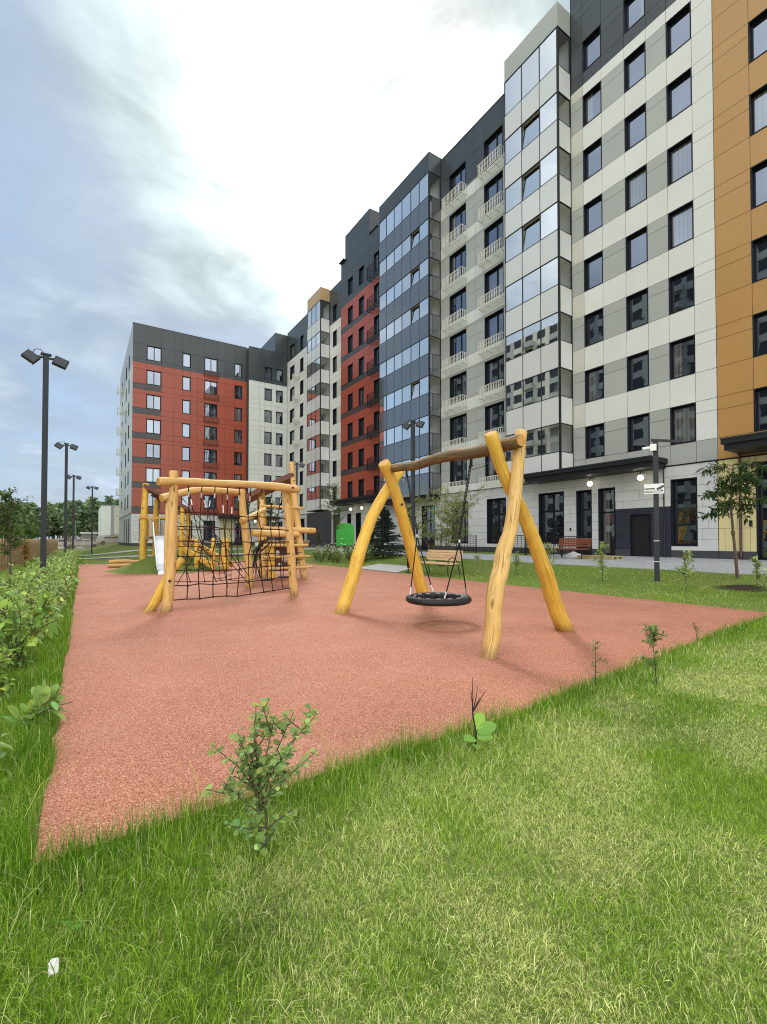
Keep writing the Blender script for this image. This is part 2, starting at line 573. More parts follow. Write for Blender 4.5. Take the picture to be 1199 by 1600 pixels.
class MB:
    """collects faces in world coordinates and links them as one mesh object"""
    def __init__(self):
        self.v, self.f, self.m, self.uv = [], [], [], {}

    def quad(self, pts, mi=0):
        i = len(self.v)
        self.v += [tuple(p) for p in pts]
        self.f.append(tuple(range(i, i + len(pts))))
        self.m.append(mi)

    def box(self, x0, x1, y0, y1, z0, z1, mi=0, P=None, skip=()):
        """box; P maps (u,v,w) to world when given (then args are u,v,w ranges)"""
        P = P or (lambda a, b, c: (a, b, c))
        i = len(self.v)
        for z in (z0, z1):
            for y in (y0, y1):
                for x in (x0, x1):
                    self.v.append(tuple(P(x, y, z)))
        fs = {'z0': (0, 2, 3, 1), 'z1': (4, 5, 7, 6), 'y0': (0, 1, 5, 4), 'y1': (2, 6, 7, 3), 'x0': (0, 4, 6, 2), 'x1': (1, 3, 7, 5)}
        for k, q in fs.items():
            if k in skip:
                continue
            self.f.append(tuple(i + j for j in q))
            self.m.append(mi)

    def bar(self, a, b, w, h=None, mi=0, up=(0, 0, 1)):
        """rectangular bar from a to b"""
        a, b = Vector(a), Vector(b)
        h = h or w
        d = (b - a).normalized()
        upv = Vector(up)
        if abs(d.dot(upv)) > 0.98:
            upv = Vector((0, 1, 0))
        s = d.cross(upv).normalized() * (w / 2)
        u = s.cross(d).normalized() * (h / 2)
        i = len(self.v)
        for p in (a, b):
            for q in (-s - u, s - u, s + u, -s + u):
                self.v.append(tuple(p + q))
        for q in ((0, 1, 2, 3), (7, 6, 5, 4), (0, 4, 5, 1), (1, 5, 6, 2), (2, 6, 7, 3), (3, 7, 4, 0)):
            self.f.append(tuple(i + j for j in q))
            self.m.append(mi)

    def tube(self, pts, rad, sides=8, mi=0, capmi=None, uvs=False, wob=0.0, closed=False, seed=0):
        pts = [Vector(p) for p in pts]
        n = len(pts)
        if not hasattr(rad, '__len__'):
            rad = [rad] * n
        rr = random.Random(seed)
        base = len(self.v)
        # parallel transport frame
        t0 = (pts[1] - pts[0]).normalized()
        ref = Vector((0, 0, 1)) if abs(t0.z) < 0.9 else Vector((1, 0, 0))
        s = t0.cross(ref).normalized()
        length = 0.0
        prof = [1 + wob * rr.uniform(-1, 1) for _ in range(sides)]
        lens = []
        for k in range(n):
            if closed:
                t = (pts[(k + 1) % n] - pts[k - 1]).normalized()
            else:
                t = (pts[min(k + 1, n - 1)] - pts[max(k - 1, 0)]).normalized()
            s = (s - t * s.dot(t)).normalized()
            u = t.cross(s)
            if k:
                length += (pts[k] - pts[k - 1]).length
            lens.append(length)
            for j in range(sides):
                if wob:
                    prof[j] = min(1 + 1.6 * wob, max(1 - 1.6 * wob, prof[j] + wob * rr.uniform(-.25, .25)))
                a = 2 * math.pi * j / sides
                self.v.append(tuple(pts[k] + (s * math.cos(a) + u * math.sin(a)) * rad[k] * prof[j]))
        rng = n if closed else n - 1
        for k in range(rng):
            k2 = (k + 1) % n
            for j in range(sides):
                j2 = (j + 1) % sides
                self.f.append((base + k * sides + j, base + k * sides + j2, base + k2 * sides + j2, base + k2 * sides + j))
                self.m.append(mi)
                if uvs:
                    la, lb = lens[k], lens[k2]
                    ua, ub = j / sides, (j + 1) / sides
                    sd = seed * 0.37
                    self.uv[len(self.f) - 1] = [(ua + sd, la + sd), (ub + sd, la + sd), (ub + sd, lb + sd), (ua + sd, lb + sd)]
        if not closed:
            cm = mi if capmi is None else capmi
            self.f.append(tuple(base + j for j in range(sides))[::-1])
            self.m.append(cm)
            self.f.append(tuple(base + (n - 1) * sides + j for j in range(sides)))
            self.m.append(cm)

    def lathe(self, c, prof, sides=16, mi=0):
        base = len(self.v)
        for r_, z in prof:
            for j in range(sides):
                a = 2 * math.pi * j / sides
                self.v.append((c[0] + r_ * math.cos(a), c[1] + r_ * math.sin(a), c[2] + z))
        for k in range(len(prof) - 1):
            for j in range(sides):
                j2 = (j + 1) % sides
                self.f.append((base + k * sides + j, base + k * sides + j2, base + (k + 1) * sides + j2, base + (k + 1) * sides + j))
                self.m.append(mi)

    def build(self, name, mats, parent=None, smooth=False, off=None):
        if not self.v:
            return None
        o0 = off if off is not None else (off_of(parent) if parent is not None else Vector((0, 0, 0)))
        me = bpy.data.meshes.new(name)
        me.from_pydata([(p[0] - o0[0], p[1] - o0[1], p[2] - o0[2]) for p in self.v], [], self.f)
        for mm in ([mats] if isinstance(mats, str) else mats):
            me.materials.append(MATS[mm])
        me.polygons.foreach_set('material_index', self.m)
        if self.uv:
            ul = me.uv_layers.new(name='UVMap')
            for pi, co in self.uv.items():
                ls = me.polygons[pi].loop_start
                for q, xy in enumerate(co):
                    ul.data[ls + q].uv = xy
        if smooth:
            me.polygons.foreach_set('use_smooth', [True] * len(me.polygons))
            me.update()
            me.set_sharp_from_angle(angle=R(50))
        me.update()
        o = bpy.data.objects.new(name, me)
        COL.objects.link(o)
        if parent is not None:
            o.parent = parent
        return o


def np_mesh(name, V, F, mats, parent=None, tint=None, mi=None, smooth=False):
    """V (n,3), F (m,k) world coordinates, fast path for foliage"""
    o0 = np.array(off_of(parent)) if parent is not None else np.zeros(3)
    V = np.asarray(V, np.float32) - o0.astype(np.float32)
    F = np.asarray(F, np.int32)
    me = bpy.data.meshes.new(name)
    me.vertices.add(len(V))
    me.vertices.foreach_set('co', V.ravel())
    k = F.shape[1]
    me.loops.add(F.size)
    me.loops.foreach_set('vertex_index', F.ravel())
    me.polygons.add(len(F))
    me.polygons.foreach_set('loop_start', np.arange(0, F.size, k, dtype=np.int32))
    for mm in ([mats] if isinstance(mats, str) else mats):
        me.materials.append(MATS[mm])
    if smooth:
        me.polygons.foreach_set('use_smooth', np.ones(len(F), bool))
    me.update(calc_edges=True)
    if tint is not None:
        ca = me.color_attributes.new('tint', 'FLOAT_COLOR', 'POINT')
        rgba = np.ones((len(V), 4), np.float32)
        rgba[:, :3] = tint
        ca.data.foreach_set('color', rgba.ravel())
    o = bpy.data.objects.new(name, me)
    COL.objects.link(o)
    if parent is not None:
        o.parent = parent
    return o


# leaf templates: x along the leaf, y across, z up
KITE = (np.array([(0, 0, 0), (.45, .5, .10), (1, 0, -.05), (.45, -.5, .10)], float), np.array([(0, 1, 2), (0, 2, 3)]))
ROUND = (np.array([(0, 0, 0), (.18, .34, .06), (.5, .5, .10), (.82, .34, .04), (1, 0, -.06), (.82, -.34, .04), (.5, -.5, .10), (.18, -.34, .06), (.5, 0, 0)], float),
         np.array([(0, 8, 1), (1, 8, 2), (2, 8, 3), (3, 8, 4), (4, 8, 5), (5, 8, 6), (6, 8, 7), (7, 8, 0)]))
OVAL = (np.array([(0, 0, 0), (.25, .36, .07), (.6, .42, .07), (1, 0, -.12), (.6, -.42, .07), (.25, -.36, .07), (.45, 0, 0)], float),
        np.array([(0, 6, 1), (1, 6, 2), (2, 6, 3), (3, 6, 4), (4, 6, 5), (5, 6, 0)]))


def inst(tmpl, P, D, N, L, W, col):
    """instances of a leaf template; returns V, F, tint"""
    T, TF = tmpl
    P = np.asarray(P, float)
    n = len(P)
    D = np.asarray(D, float)
    D = D / (np.linalg.norm(D, axis=1, keepdims=True) + 1e-9)
    N = np.asarray(N, float)
    N = N - D * (N * D).sum(1, keepdims=True)
    N = N / (np.linalg.norm(N, axis=1, keepdims=True) + 1e-9)
    S = np.cross(N, D)
    L = np.broadcast_to(L, (n,))
    W = np.broadcast_to(W, (n,))
    V = (P[:, None, :] + T[None, :, 0, None] * D[:, None, :] * L[:, None, None] + T[None, :, 1, None] * S[:, None, :] * W[:, None, None]
         + T[None, :, 2, None] * N[:, None, :] * L[:, None, None])
    F = TF[None] + (np.arange(n) * len(T))[:, None, None]
    C = np.repeat(np.asarray(col, float), len(T), axis=0)
    return V.reshape(-1, 3), F.reshape(-1, 3), C


def cat_inst(parts):
    Vs, Fs, Cs, k = [], [], [], 0
    for V, F, C in parts:
        Vs.append(V)
        Fs.append(F + k)
        Cs.append(C)
        k += len(V)
    return np.concatenate(Vs), np.concatenate(Fs), np.concatenate(Cs)


def tints(n, base, sd=0.25, hue=0.12):
    b = np.array(base, float)[None]
    k = np.exp(RNG.normal(0, sd, (n, 1)))
    h = RNG.normal(0, hue, (n, 1))
    c = b * k * np.concatenate([1 + h, np.ones_like(h), 1 - h], 1)
    return np.clip(c, 0.004, 0.8)


def rnd_dirs(n, zlo=-0.3, zhi=0.9):
    a = RNG.uniform(0, 2 * np.pi, n)
    z = RNG.uniform(zlo, zhi, n)
    r = np.sqrt(np.clip(1 - z * z, 0, 1))
    return np.stack([r * np.cos(a), r * np.sin(a), z], 1)


def vnoise(x, y, scale, seed=0):
    """value noise in numpy, 0..1"""
    rg = np.random.default_rng(seed)
    tab = rg.random((64, 64))
    x, y = np.asarray(x) * scale + 100, np.asarray(y) * scale + 100
    xi, yi = np.floor(x).astype(int), np.floor(y).astype(int)
    fx, fy = x - xi, y - yi
    fx, fy = fx * fx * (3 - 2 * fx), fy * fy * (3 - 2 * fy)
    g = lambda i, j: tab[i % 64, j % 64]
    return (g(xi, yi) * (1 - fx) * (1 - fy) + g(xi + 1, yi) * fx * (1 - fy) + g(xi, yi + 1) * (1 - fx) * fy + g(xi + 1, yi + 1) * fx * fy)


# ------------------------------------------------------------------ terrain
RX0, RX1, RY0, RY1 = -0.17, 11.4, 2.60, 32.0      # the rubber play surface


def ynear(x):
    """near edge of the rubber: it runs slightly away to the right"""
    return np.interp(x, [-3, 0, 3, 7.4, 11.4], [2.60, 2.60, 2.66, 3.16, 3.50])


def smooth01(t):
    t = np.clip(t, 0, 1)
    return t * t * (3 - 2 * t)


def gz(x, y):
    """ground height"""
    x, y = np.asarray(x, float), np.asarray(y, float)
    rx = 0.45 * np.clip((x - 11.4) / 4.6, 0, 1) + 0.16 * np.clip((x - 16.2) / 6.8, 0, 1)
    ry = 0.70 * smooth01((y - 34) / 24) * smooth01((x + 0.5) / 5.5)
    z = np.maximum(rx, ry)
    d = np.sqrt(((x - 3.35) / 2.75) ** 2 + ((y - 23.9) / 2.6) ** 2)
    return z


def ground():
    xs = np.unique(np.concatenate([[-1500, -600, -250, -120], np.arange(-60, 61, 2.0), np.arange(-2, 8, .5), [-0.12, 11.4, 16.0, 16.2, 23], np.arange(11.4, 16.1, 0.46), [80, 120, 250, 600, 1500]]))
    ys = np.unique(np.concatenate([[-1500, -600, -250, -100, -50], np.arange(-30, 100, 2.0), [120, 150, 200, 300, 600, 1500, 2500]]))
    Xg, Yg = np.meshgrid(xs, ys)
    Z = gz(Xg, Yg) - 0.012
    V = np.stack([Xg.ravel(), Yg.ravel(), Z.ravel()], 1)
    nx, ny = len(xs), len(ys)
    i = np.arange(ny - 1)[:, None] * nx + np.arange(nx - 1)[None]
    F = np.stack([i, i + 1, i + nx + 1, i + nx], -1).reshape(-1, 4)
    o = np_mesh('ground', V, F, 'lawn_soil', smooth=True)
    setp(o, kind='structure')
    # rubber surface with a thin step
    mb = MB()
    out = [(RX0, 2.60), (3.0, 2.66), (7.4, 3.16), (11.4, 3.50), (RX1, RY1), (RX0, RY1)]
    mb.quad([(a, b, .006) for a, b in out])
    for (a, b), (c, d) in zip(out, out[1:] + out[:1]):
        mb.quad([(a, b, -.03), (c, d, -.03), (c, d, .006), (a, b, .006)])
    o = mb.build('play_surface', 'rubber_crumb')
    setp(o, kind='structure')
    # pavement along the block
    mb = MB()
    edge = [(16.1, -14), (16.1, 6), (16.25, 14), (16.6, 20), (17.2, 27), (18.0, 34), (18.0, 52)]
    for (xa, ya), (xb, yb) in zip(edge[:-1], edge[1:]):
        for k in range(4):
            t0, t1 = k / 4, (k + 1) / 4
            q0, q1 = (xa + (xb - xa) * t0, ya + (yb - ya) * t0), (xa + (xb - xa) * t1, ya + (yb - ya) * t1)
            wide0 = 22.96 if q0[1] < 15.8 else 20.6
            cols = np.linspace(0, 1, 5)
            for a, b in zip(cols[:-1], cols[1:]):
                pts = []
                for (q, s) in ((q0, a), (q0, b), (q1, b), (q1, a)):
                    x = q[0] + (wide0 - q[0]) * s
                    pts.append((x, q[1], float(gz(x, q[1])) + 0.012))
                mb.quad(pts)
            # kerb face
            mb.quad([(q0[0], q0[1], float(gz(*q0)) - 0.05), (q1[0], q1[1], float(gz(*q1)) - 0.05), (q1[0], q1[1], float(gz(*q1)) + 0.012), (q0[0], q0[1], float(gz(*q0)) + 0.012)])
    o = mb.build('pavement', 'paving')
    setp(o, kind='structure')
    # side path from the pavement to the rubber, beside the slatted bench
    mb = MB()
    A = [(11.45, 16.6), (11.45, 20.4)]
    B = [(13.1, 17.3), (13.1, 20.6)]
    for k in range(6):
        t0, t1 = k / 6, (k + 1) / 6
        pts = []
        for t, e in ((t0, 0), (t1, 0), (t1, 1), (t0, 1)):
            x = A[e][0] + (B[e][0] - A[e][0]) * t
            y = A[e][1] + (B[e][1] - A[e][1]) * t
            pts.append((x, y, float(gz(x, y)) + 0.02 - 0.004))
        mb.quad(pts)
    # far path across the lawn and a second strip beyond it
    for (y0, y1, x0, x1) in ((40.5, 42.2, -2.9, 17.0), (47.5, 49.5, -2.9, 18.0)):
        n = 12
        for k in range(n):
            xa, xb = x0 + (x1 - x0) * k / n, x0 + (x1 - x0) * (k + 1) / n
            mb.quad([(x, y, float(gz(x, y)) + 0.025) for x, y in ((xa, y0), (xb, y0), (xb, y1), (xa, y1))])
    o = mb.build('path', 'concrete')
    setp(o, kind='structure')
    # car park beyond the far fence
    mb = MB()
    mb.quad([(-30, 86, 0.03), (1, 86, 0.03), (1, 110, 0.03), (-30, 110, 0.03)])
    o = mb.build('car_park', 'concrete')
    setp(o, kind='structure')


ground()

# ------------------------------------------------------------------ building kit
def PX(X):
    return lambda u, v, w: (X - w, u, v)      # wall facing -X, u runs along Y


def PY(Y):
    return lambda u, v, w: (u, Y - w, v)      # wall facing -Y, u runs along X


def cladding(name, P, us, vs, openings, mats, matfn, parent, gap=0.009, depth=0.035):
    us = sorted(set(round(x, 3) for x in list(us) + [q for o in openings for q in o[:2] if min(us) < q < max(us)]))
    vs = sorted(set(round(x, 3) for x in list(vs) + [q for o in openings for q in o[2:] if min(vs) < q < max(vs)]))
    mb = MB()
    jm = len(mats)
    for ua, ub in zip(us[:-1], us[1:]):
        for va, vb in zip(vs[:-1], vs[1:]):
            uc, vc = (ua + ub) / 2, (va + vb) / 2
            if any(o[0] < uc < o[1] and o[2] < vc < o[3] for o in openings):
                continue
            k = matfn(uc, vc)
            if k is None:
                continue
            mb.quad([P(ua, va, -depth), P(ub, va, -depth), P(ub, vb, -depth), P(ua, vb, -depth)], jm)
            mb.box(ua + gap, ub - gap, va + gap, vb - gap, -depth, 0, k, P, skip=('z0',))
    return mb.build(name, list(mats) + ['joint'], parent)


WPROTO = {}


def window(parent, facing, pos, w, h, depth=0.24, mull=(), trans=(), name='window', sill=True):
    """window with dark reveals; facing 'X' or 'Y'; pos = lower corner of the opening at the viewer's left"""
    key = (round(w, 2), round(h, 2), depth, tuple(mull), tuple(trans), name)
    if key not in WPROTO:
        mb = MB()
        t, fw = 0.045, 0.055
        mb.box(0.004, t, -0.012, depth, 0.004, h - 0.004)
        mb.box(w - t, w - 0.004, -0.012, depth, 0.004, h - 0.004)
        mb.box(t, w - t, -0.012, depth, h - t, h - 0.004)
        mb.box(t, w - t, -0.02, depth, 0.004, t)
        y0, y1 = depth - 0.07, depth - 0.005
        mb.box(t, t + fw, y0, y1, t, h - t)
        mb.box(w - t - fw, w - t, y0, y1, t, h - t)
        mb.box(t + fw, w - t - fw, y0, y1, h - t - fw, h - t)
        mb.box(t + fw, w - t - fw, y0, y1, t, t + fw)
        for f in mull:
            x = w * f
            mb.box(x - 0.045, x + 0.045, y0 - 0.004, y1 - 0.004, t + fw, h - t - fw)
        for f in trans:
            z = h * f
            mb.box(t + fw, w - t - fw, y0 - 0.002, y1 - 0.002, z - 0.045, z + 0.045)
        fr = mb.build(name, 'frame_dark')
        mp = MB()
        mp.quad([(t + fw - .01, depth - 0.03, t + fw - .01), (w - t - fw + .01, depth - 0.03, t + fw - .01), (w - t - fw + .01, depth - 0.03, h - t - fw + .01), (t + fw - .01, depth - 0.03, h - t - fw + .01)])
        pn = mp.build('pane', 'window_glass')
        WPROTO[key] = (fr.data, pn.data)
        bpy.data.objects.remove(fr)
        bpy.data.objects.remove(pn)
    fd, pd = WPROTO[key]
    o = bpy.data.objects.new(name, fd)
    COL.objects.link(o)
    o.parent = parent
    o.location = Vector(pos) - off_of(parent)
    if facing == 'X':
        o.rotation_euler = (0, 0, -R(90))
    p = bpy.data.objects.new('pane', pd)
    COL.objects.link(p)
    p.parent = o
    return o


def winX(parent, X, u0, u1, v0, v1, **kw):
    return window(parent, 'X', (X, u1, v0), u1 - u0, v1 - v0, **kw)


def winY(parent, Y, u0, u1, v0, v1, **kw):
    return window(parent, 'Y', (u0, Y, v0), u1 - u0, v1 - v0, **kw)


BPROTO = {}


def basket(parent, facing, pos, w, h, d, material):
    """air-conditioner cage of slats bracketed to the wall"""
    key = (round(w, 2), round(h, 2), d, material)
    if key not in BPROTO:
        mb = MB()
        b = 0.035
        for z in (0.0, h - b):
            mb.box(0, w, -d, -d + b, z, z + b)
            mb.box(0, b, -d + b, 0, z, z + b)
            mb.box(w - b, w, -d + b, 0, z, z + b)
        mb.box(b, w - b, -d * 0.5, -d * 0.5 + b, 0, b)
        for f in (0.33, 0.67):
            mb.box(w * f, w * f + b, -d + b, -0.0, 0.002, b - 0.002)
        n = max(5, int(w / 0.15))
        for k in range(n):
            x = b + (w - 2 * b) * (k + 0.2) / n
            mb.box(x, x + 0.045, -d + 0.004, -d + 0.016, b, h - b)
        for k in range(3):
            y = -d + b + (d - b) * (k + 0.25) / 3
            for x in (0.004, w - 0.016):
                mb.box(x, x + 0.012, y, y + 0.05, b, h - b)
        mb.box(b, w - b, -d + 0.017, -d + 0.024, h * .55, h * .55 + 0.02)
        o = mb.build('cooler_cage', material)
        BPROTO[key] = o.data
        bpy.data.objects.remove(o)
    o = bpy.data.objects.new('cooler_cage', BPROTO[key])
    COL.objects.link(o)
    o.parent = parent
    o.location = Vector(pos) - off_of(parent)
    if facing == 'X':
        o.rotation_euler = (0, 0, -R(90))
    return o


def loggia_bay(parent, X0, Xb, Y0, Y1, cuts, z0, gbs, gts, ztop_glass, ztop, mats, opens=(), toplow=None):
    """projecting stack of glazed loggias. gbs = glass bottoms, gts = glass tops of the floor below each band"""
    mb = MB()
    front, side, cap = 0, 1, 2
    PF, PS = PX(Xb), PY(Y0)
    ys = [Y0] + list(cuts) + [Y1]
    g = 0.022
    bands = [(z0, gbs[0])] + [(a, b) for a, b in zip(gts[:-1], gbs[1:])]
    for (za, zb) in bands:
        for ya, yb in zip(ys[:-1], ys[1:]):
            mb.box(ya + g, yb - g, za + g, zb - g, -0.03, 0, front, PF)
        mb.box(Xb + 0.05, X0 - 0.03, za + g, zb - g, -0.03, 0, side, PS)
        mb.box(Y0 + 0.035, Y1 - 0.02, za + 0.01, zb - 0.01, -0.10, -0.032, 3, PF)          # parapet backing
        mb.box(Xb + 0.11, X0 - 0.01, za + 0.01, zb - 0.01, -0.10, -0.032, 3, PS)
        mb.box(Xb + 0.11, X0 - 0.01, Y1 - 0.1, Y1 - 0.02, za, zb, front)
        zs = max(za + 0.02, zb - 1.15)
        mb.box(Xb + 0.11, X0 - 0.01, Y0 + 0.11, Y1 - 0.11, zs - 0.16, zs, 4)
    # roof cap panels
    n = len(ys) - 1
    mb.box(Y0 + 0.001, Y1 - 0.001, ztop_glass + 0.02, ztop, -0.05, 0.006, cap, PF)
    mb.box(Xb + 0.002, X0 - 0.02, ztop_glass + 0.02, ztop, -0.05, 0.006, cap, PS)
    mb.box(Xb + 0.06, X0 + 0.4, Y0 + 0.06, Y1 - 0.002, ztop_glass + 0.03, ztop - 0.05, 5)
    # rear wall of the loggias and soffit
    mb.box(X0 - 0.012, X0 + 0.05, Y0 + 0.12, Y1 - 0.02, z0 + 0.05, ztop_glass, 4)
    mb.box(Xb + 0.04, X0 - 0.02, Y0 + 0.04, Y1 - 0.02, z0 - 0.06, z0 + 0.012, 5)
    body = mb.build('glazed_bay', [mats[0], mats[1], mats[2], 'joint', 'plaster_white', 'frame_dark'], parent)
    # posts and rails
    mm = MB()
    t = 0.045
    mm.box(Xb - 0.012, Xb + 0.085, Y0 - 0.012, Y0 + 0.085, z0, ztop_glass + 0.02)
    mm.box(X0 - 0.06, X0 - 0.014, Y0 - 0.008, Y0 + 0.05, z0, ztop_glass + 0.02)
    for y in ys[1:]:
        mm.box(Xb - 0.004, Xb + 0.06, y - t / 2, y + t / 2, z0, ztop_glass + 0.02)
    zl = [z0] + [z for b in bands for z in b][1:] + [ztop_glass]
    for z in zl:
        mm.box(Xb - 0.006, Xb + 0.055, Y0 + 0.086, Y1, z - t / 2, z + t / 2)
        mm.box(Xb + 0.086, X0 - 0.061, Y0 - 0.006, Y0 + 0.055, z - t / 2, z + t / 2)
    # balcony doors on the rear wall
    tops = list(gts[:-1]) + [ztop_glass]
    tops = [gts[i] if i < len(gts) - 1 else ztop_glass for i in range(len(gbs))]
    for gb, gt in zip(gbs, tops):
        w = (Y1 - Y0)
        mm.box(X0 - 0.05, X0 - 0.014, Y0 + w * 0.45, Y0 + w * 0.80, gb - 0.95, gt - 0.15)
    mm.build('mullions', 'metal_black', body)
    for i, (gb, gt) in enumerate(zip(gbs, tops)):
        mg = MB()
        for j, (ya, yb) in enumerate(zip(ys[:-1], ys[1:])):
            if (i, j) in opens:
                tilt = 0.16
                mg.quad([(Xb + 0.03, ya + .03, gb + .03), (Xb + 0.03, yb - .03, gb + .03), (Xb + 0.03 + tilt, yb - .03, gt - .05), (Xb + 0.03 + tilt, ya + .03, gt - .05)])
            else:
                mg.quad([(Xb + 0.025, ya + .02, gb + .02), (Xb + 0.025, yb - .02, gb + .02), (Xb + 0.025, yb - .02, gt - .02), (Xb + 0.025, ya + .02, gt - .02)])
        mg.quad([(Xb + 0.08, Y0 + .025, gb + .02), (X0 - .06, Y0 + .025, gb + .02), (X0 - .06, Y0 + .025, gt - .02), (Xb + 0.08, Y0 + .025, gt - .02)])
        mg.build('glazing', 'loggia_glass', body)
    return body


def brickcuts(P, u0, u1, v0, v1, mb, mi, openings, tw=1.2, th=0.52, rnd=None, split=True):
    """ground-floor tiles in running bond, clipped by the openings"""
    rnd = rnd or random.Random(3)
    nrow = max(1, round((v1 - v0) / th))
    th = (v1 - v0) / nrow
    g = 0.006
    for r_ in range(nrow):
        va, vb = v0 + r_ * th, v0 + (r_ + 1) * th
        x = u0 - (tw * 0.5 if r_ % 3 == 1 else (tw * 0.2 if r_ % 3 == 2 else 0))
        while x < u1 - 0.02:
            w = tw * rnd.choice((1.0, 1.0, 1.0, 0.5)) if split else tw
            a, b = max(x, u0), min(x + w, u1)
            x += w
            if b - a < 0.03:
                continue
            # clip against openings: subtract rectangles
            rects = [(a, b, va, vb)]
            for o in openings:
                new = []
                for q in rects:
                    if o[1] <= q[0] or o[0] >= q[1] or o[3] <= q[2] or o[2] >= q[3]:
                        new.append(q)
                        continue
                    if q[0] < o[0]:
                        new.append((q[0], o[0], q[2], q[3]))
                    if q[1] > o[1]:
                        new.append((o[1], q[1], q[2], q[3]))
                    m0, m1 = max(q[0], o[0]), min(q[1], o[1])
                    if q[2] < o[2]:
                        new.append((m0, m1, q[2], o[2]))
                    if q[3] > o[3]:
                        new.append((m0, m1, o[3], q[3]))
                rects = new
            for q in rects:
                if q[1] - q[0] > 0.03 and q[3] - q[2] > 0.03:
                    mb.box(q[0] + g, q[1] - g, q[2] + g, q[3] - g, -0.03, 0, mi, P, skip=('z0',))


def grid_rects(u0, u1, v0, v1, openings):
    us = sorted(set([u0, u1] + [min(max(q, u0), u1) for o in openings for q in o[:2]]))
    vs = sorted(set([v0, v1] + [min(max(q, v0), v1) for o in openings for q in o[2:]]))
    for ua, ub in zip(us[:-1], us[1:]):
        for va, vb in zip(vs[:-1], vs[1:]):
            uc, vc = (ua + ub) / 2, (va + vb) / 2
            if not any(o[0] < uc < o[1] and o[2] < vc < o[3] for o in openings):
                yield ua, ub, va, vb


def ground_floor(parent, P, u0, u1, z0, z1, openings, material='tile_grey', name='ground_floor_wall', plinth=0.34, extra=None, tw=1.2, th=0.52, seed=3, split=True):
    """tiles, dark plinth and the black strip above; extra = [(u0,u1,v0,v1,material)] fields of another tile"""
    mb = MB()
    mats = [material, 'plinth', 'joint', 'frame_dark'] + [e[4] for e in (extra or [])]
    opn = list(openings)
    ex = extra or []
    brickcuts(P, u0, u1, z0 + plinth, z1, mb, 0, opn + [e[:4] for e in ex], tw, th, random.Random(seed), split)
    for i, e in enumerate(ex):
        brickcuts(P, e[0], e[1], e[2], e[3], mb, 4 + i, opn, 1.6, 0.2 if e[4] == 'tile_navy' else 0.98, random.Random(seed + i), False)
    for q in grid_rects(u0, u1, z0 - 0.4, z1, opn):
        mb.quad([P(q[0], q[2], -0.031), P(q[1], q[2], -0.031), P(q[1], q[3], -0.031), P(q[0], q[3], -0.031)], 2)
    for q in grid_rects(u0, u1, z0 - 0.4, z0 + plinth - 0.004, opn):
        if any(e[0] - .01 <= q[0] and q[1] <= e[1] + .01 and e[2] < z0 + plinth - .05 for e in ex):
            continue
        mb.box(q[0], q[1], q[2], q[3], -0.03, 0.025, 1, P)
    mb.box(u0, u1, z1, z1 + 0.05, -0.03, 0.03, 3, P)
    return mb.build(name, mats, parent)


def solid(parent, boxes, name='roof', m='roof_felt'):
    mb = MB()
    for b in boxes:
        mb.box(*b)
    return mb.build(name, m, parent)


def globe(parent, c, r=0.145, arm=None):
    mb = MB()
    prof = [(0.001, -r)] + [(r * math.cos(a), r * math.sin(a)) for a in np.linspace(-1.4, 1.4, 11)] + [(0.001, r)]
    mb.lathe(c, prof, 18)
    g = mb.build('globe_lamp', 'globe_glow', parent, smooth=True)
    ma = MB()
    ma.bar((c[0], c[1], c[2] + r), (c[0], c[1], c[2] + r + 0.14), 0.03)
    if arm == 'X':
        ma.bar((c[0], c[1], c[2] + r + 0.14), (c[0] + 0.4, c[1], c[2] + r + 0.14), 0.03)
    elif arm == 'Y':
        ma.bar((c[0], c[1], c[2] + r + 0.14), (c[0], c[1] + 0.4, c[2] + r + 0.14), 0.03)
    ma.build('bracket', 'metal_black', g)


XF = 23.0


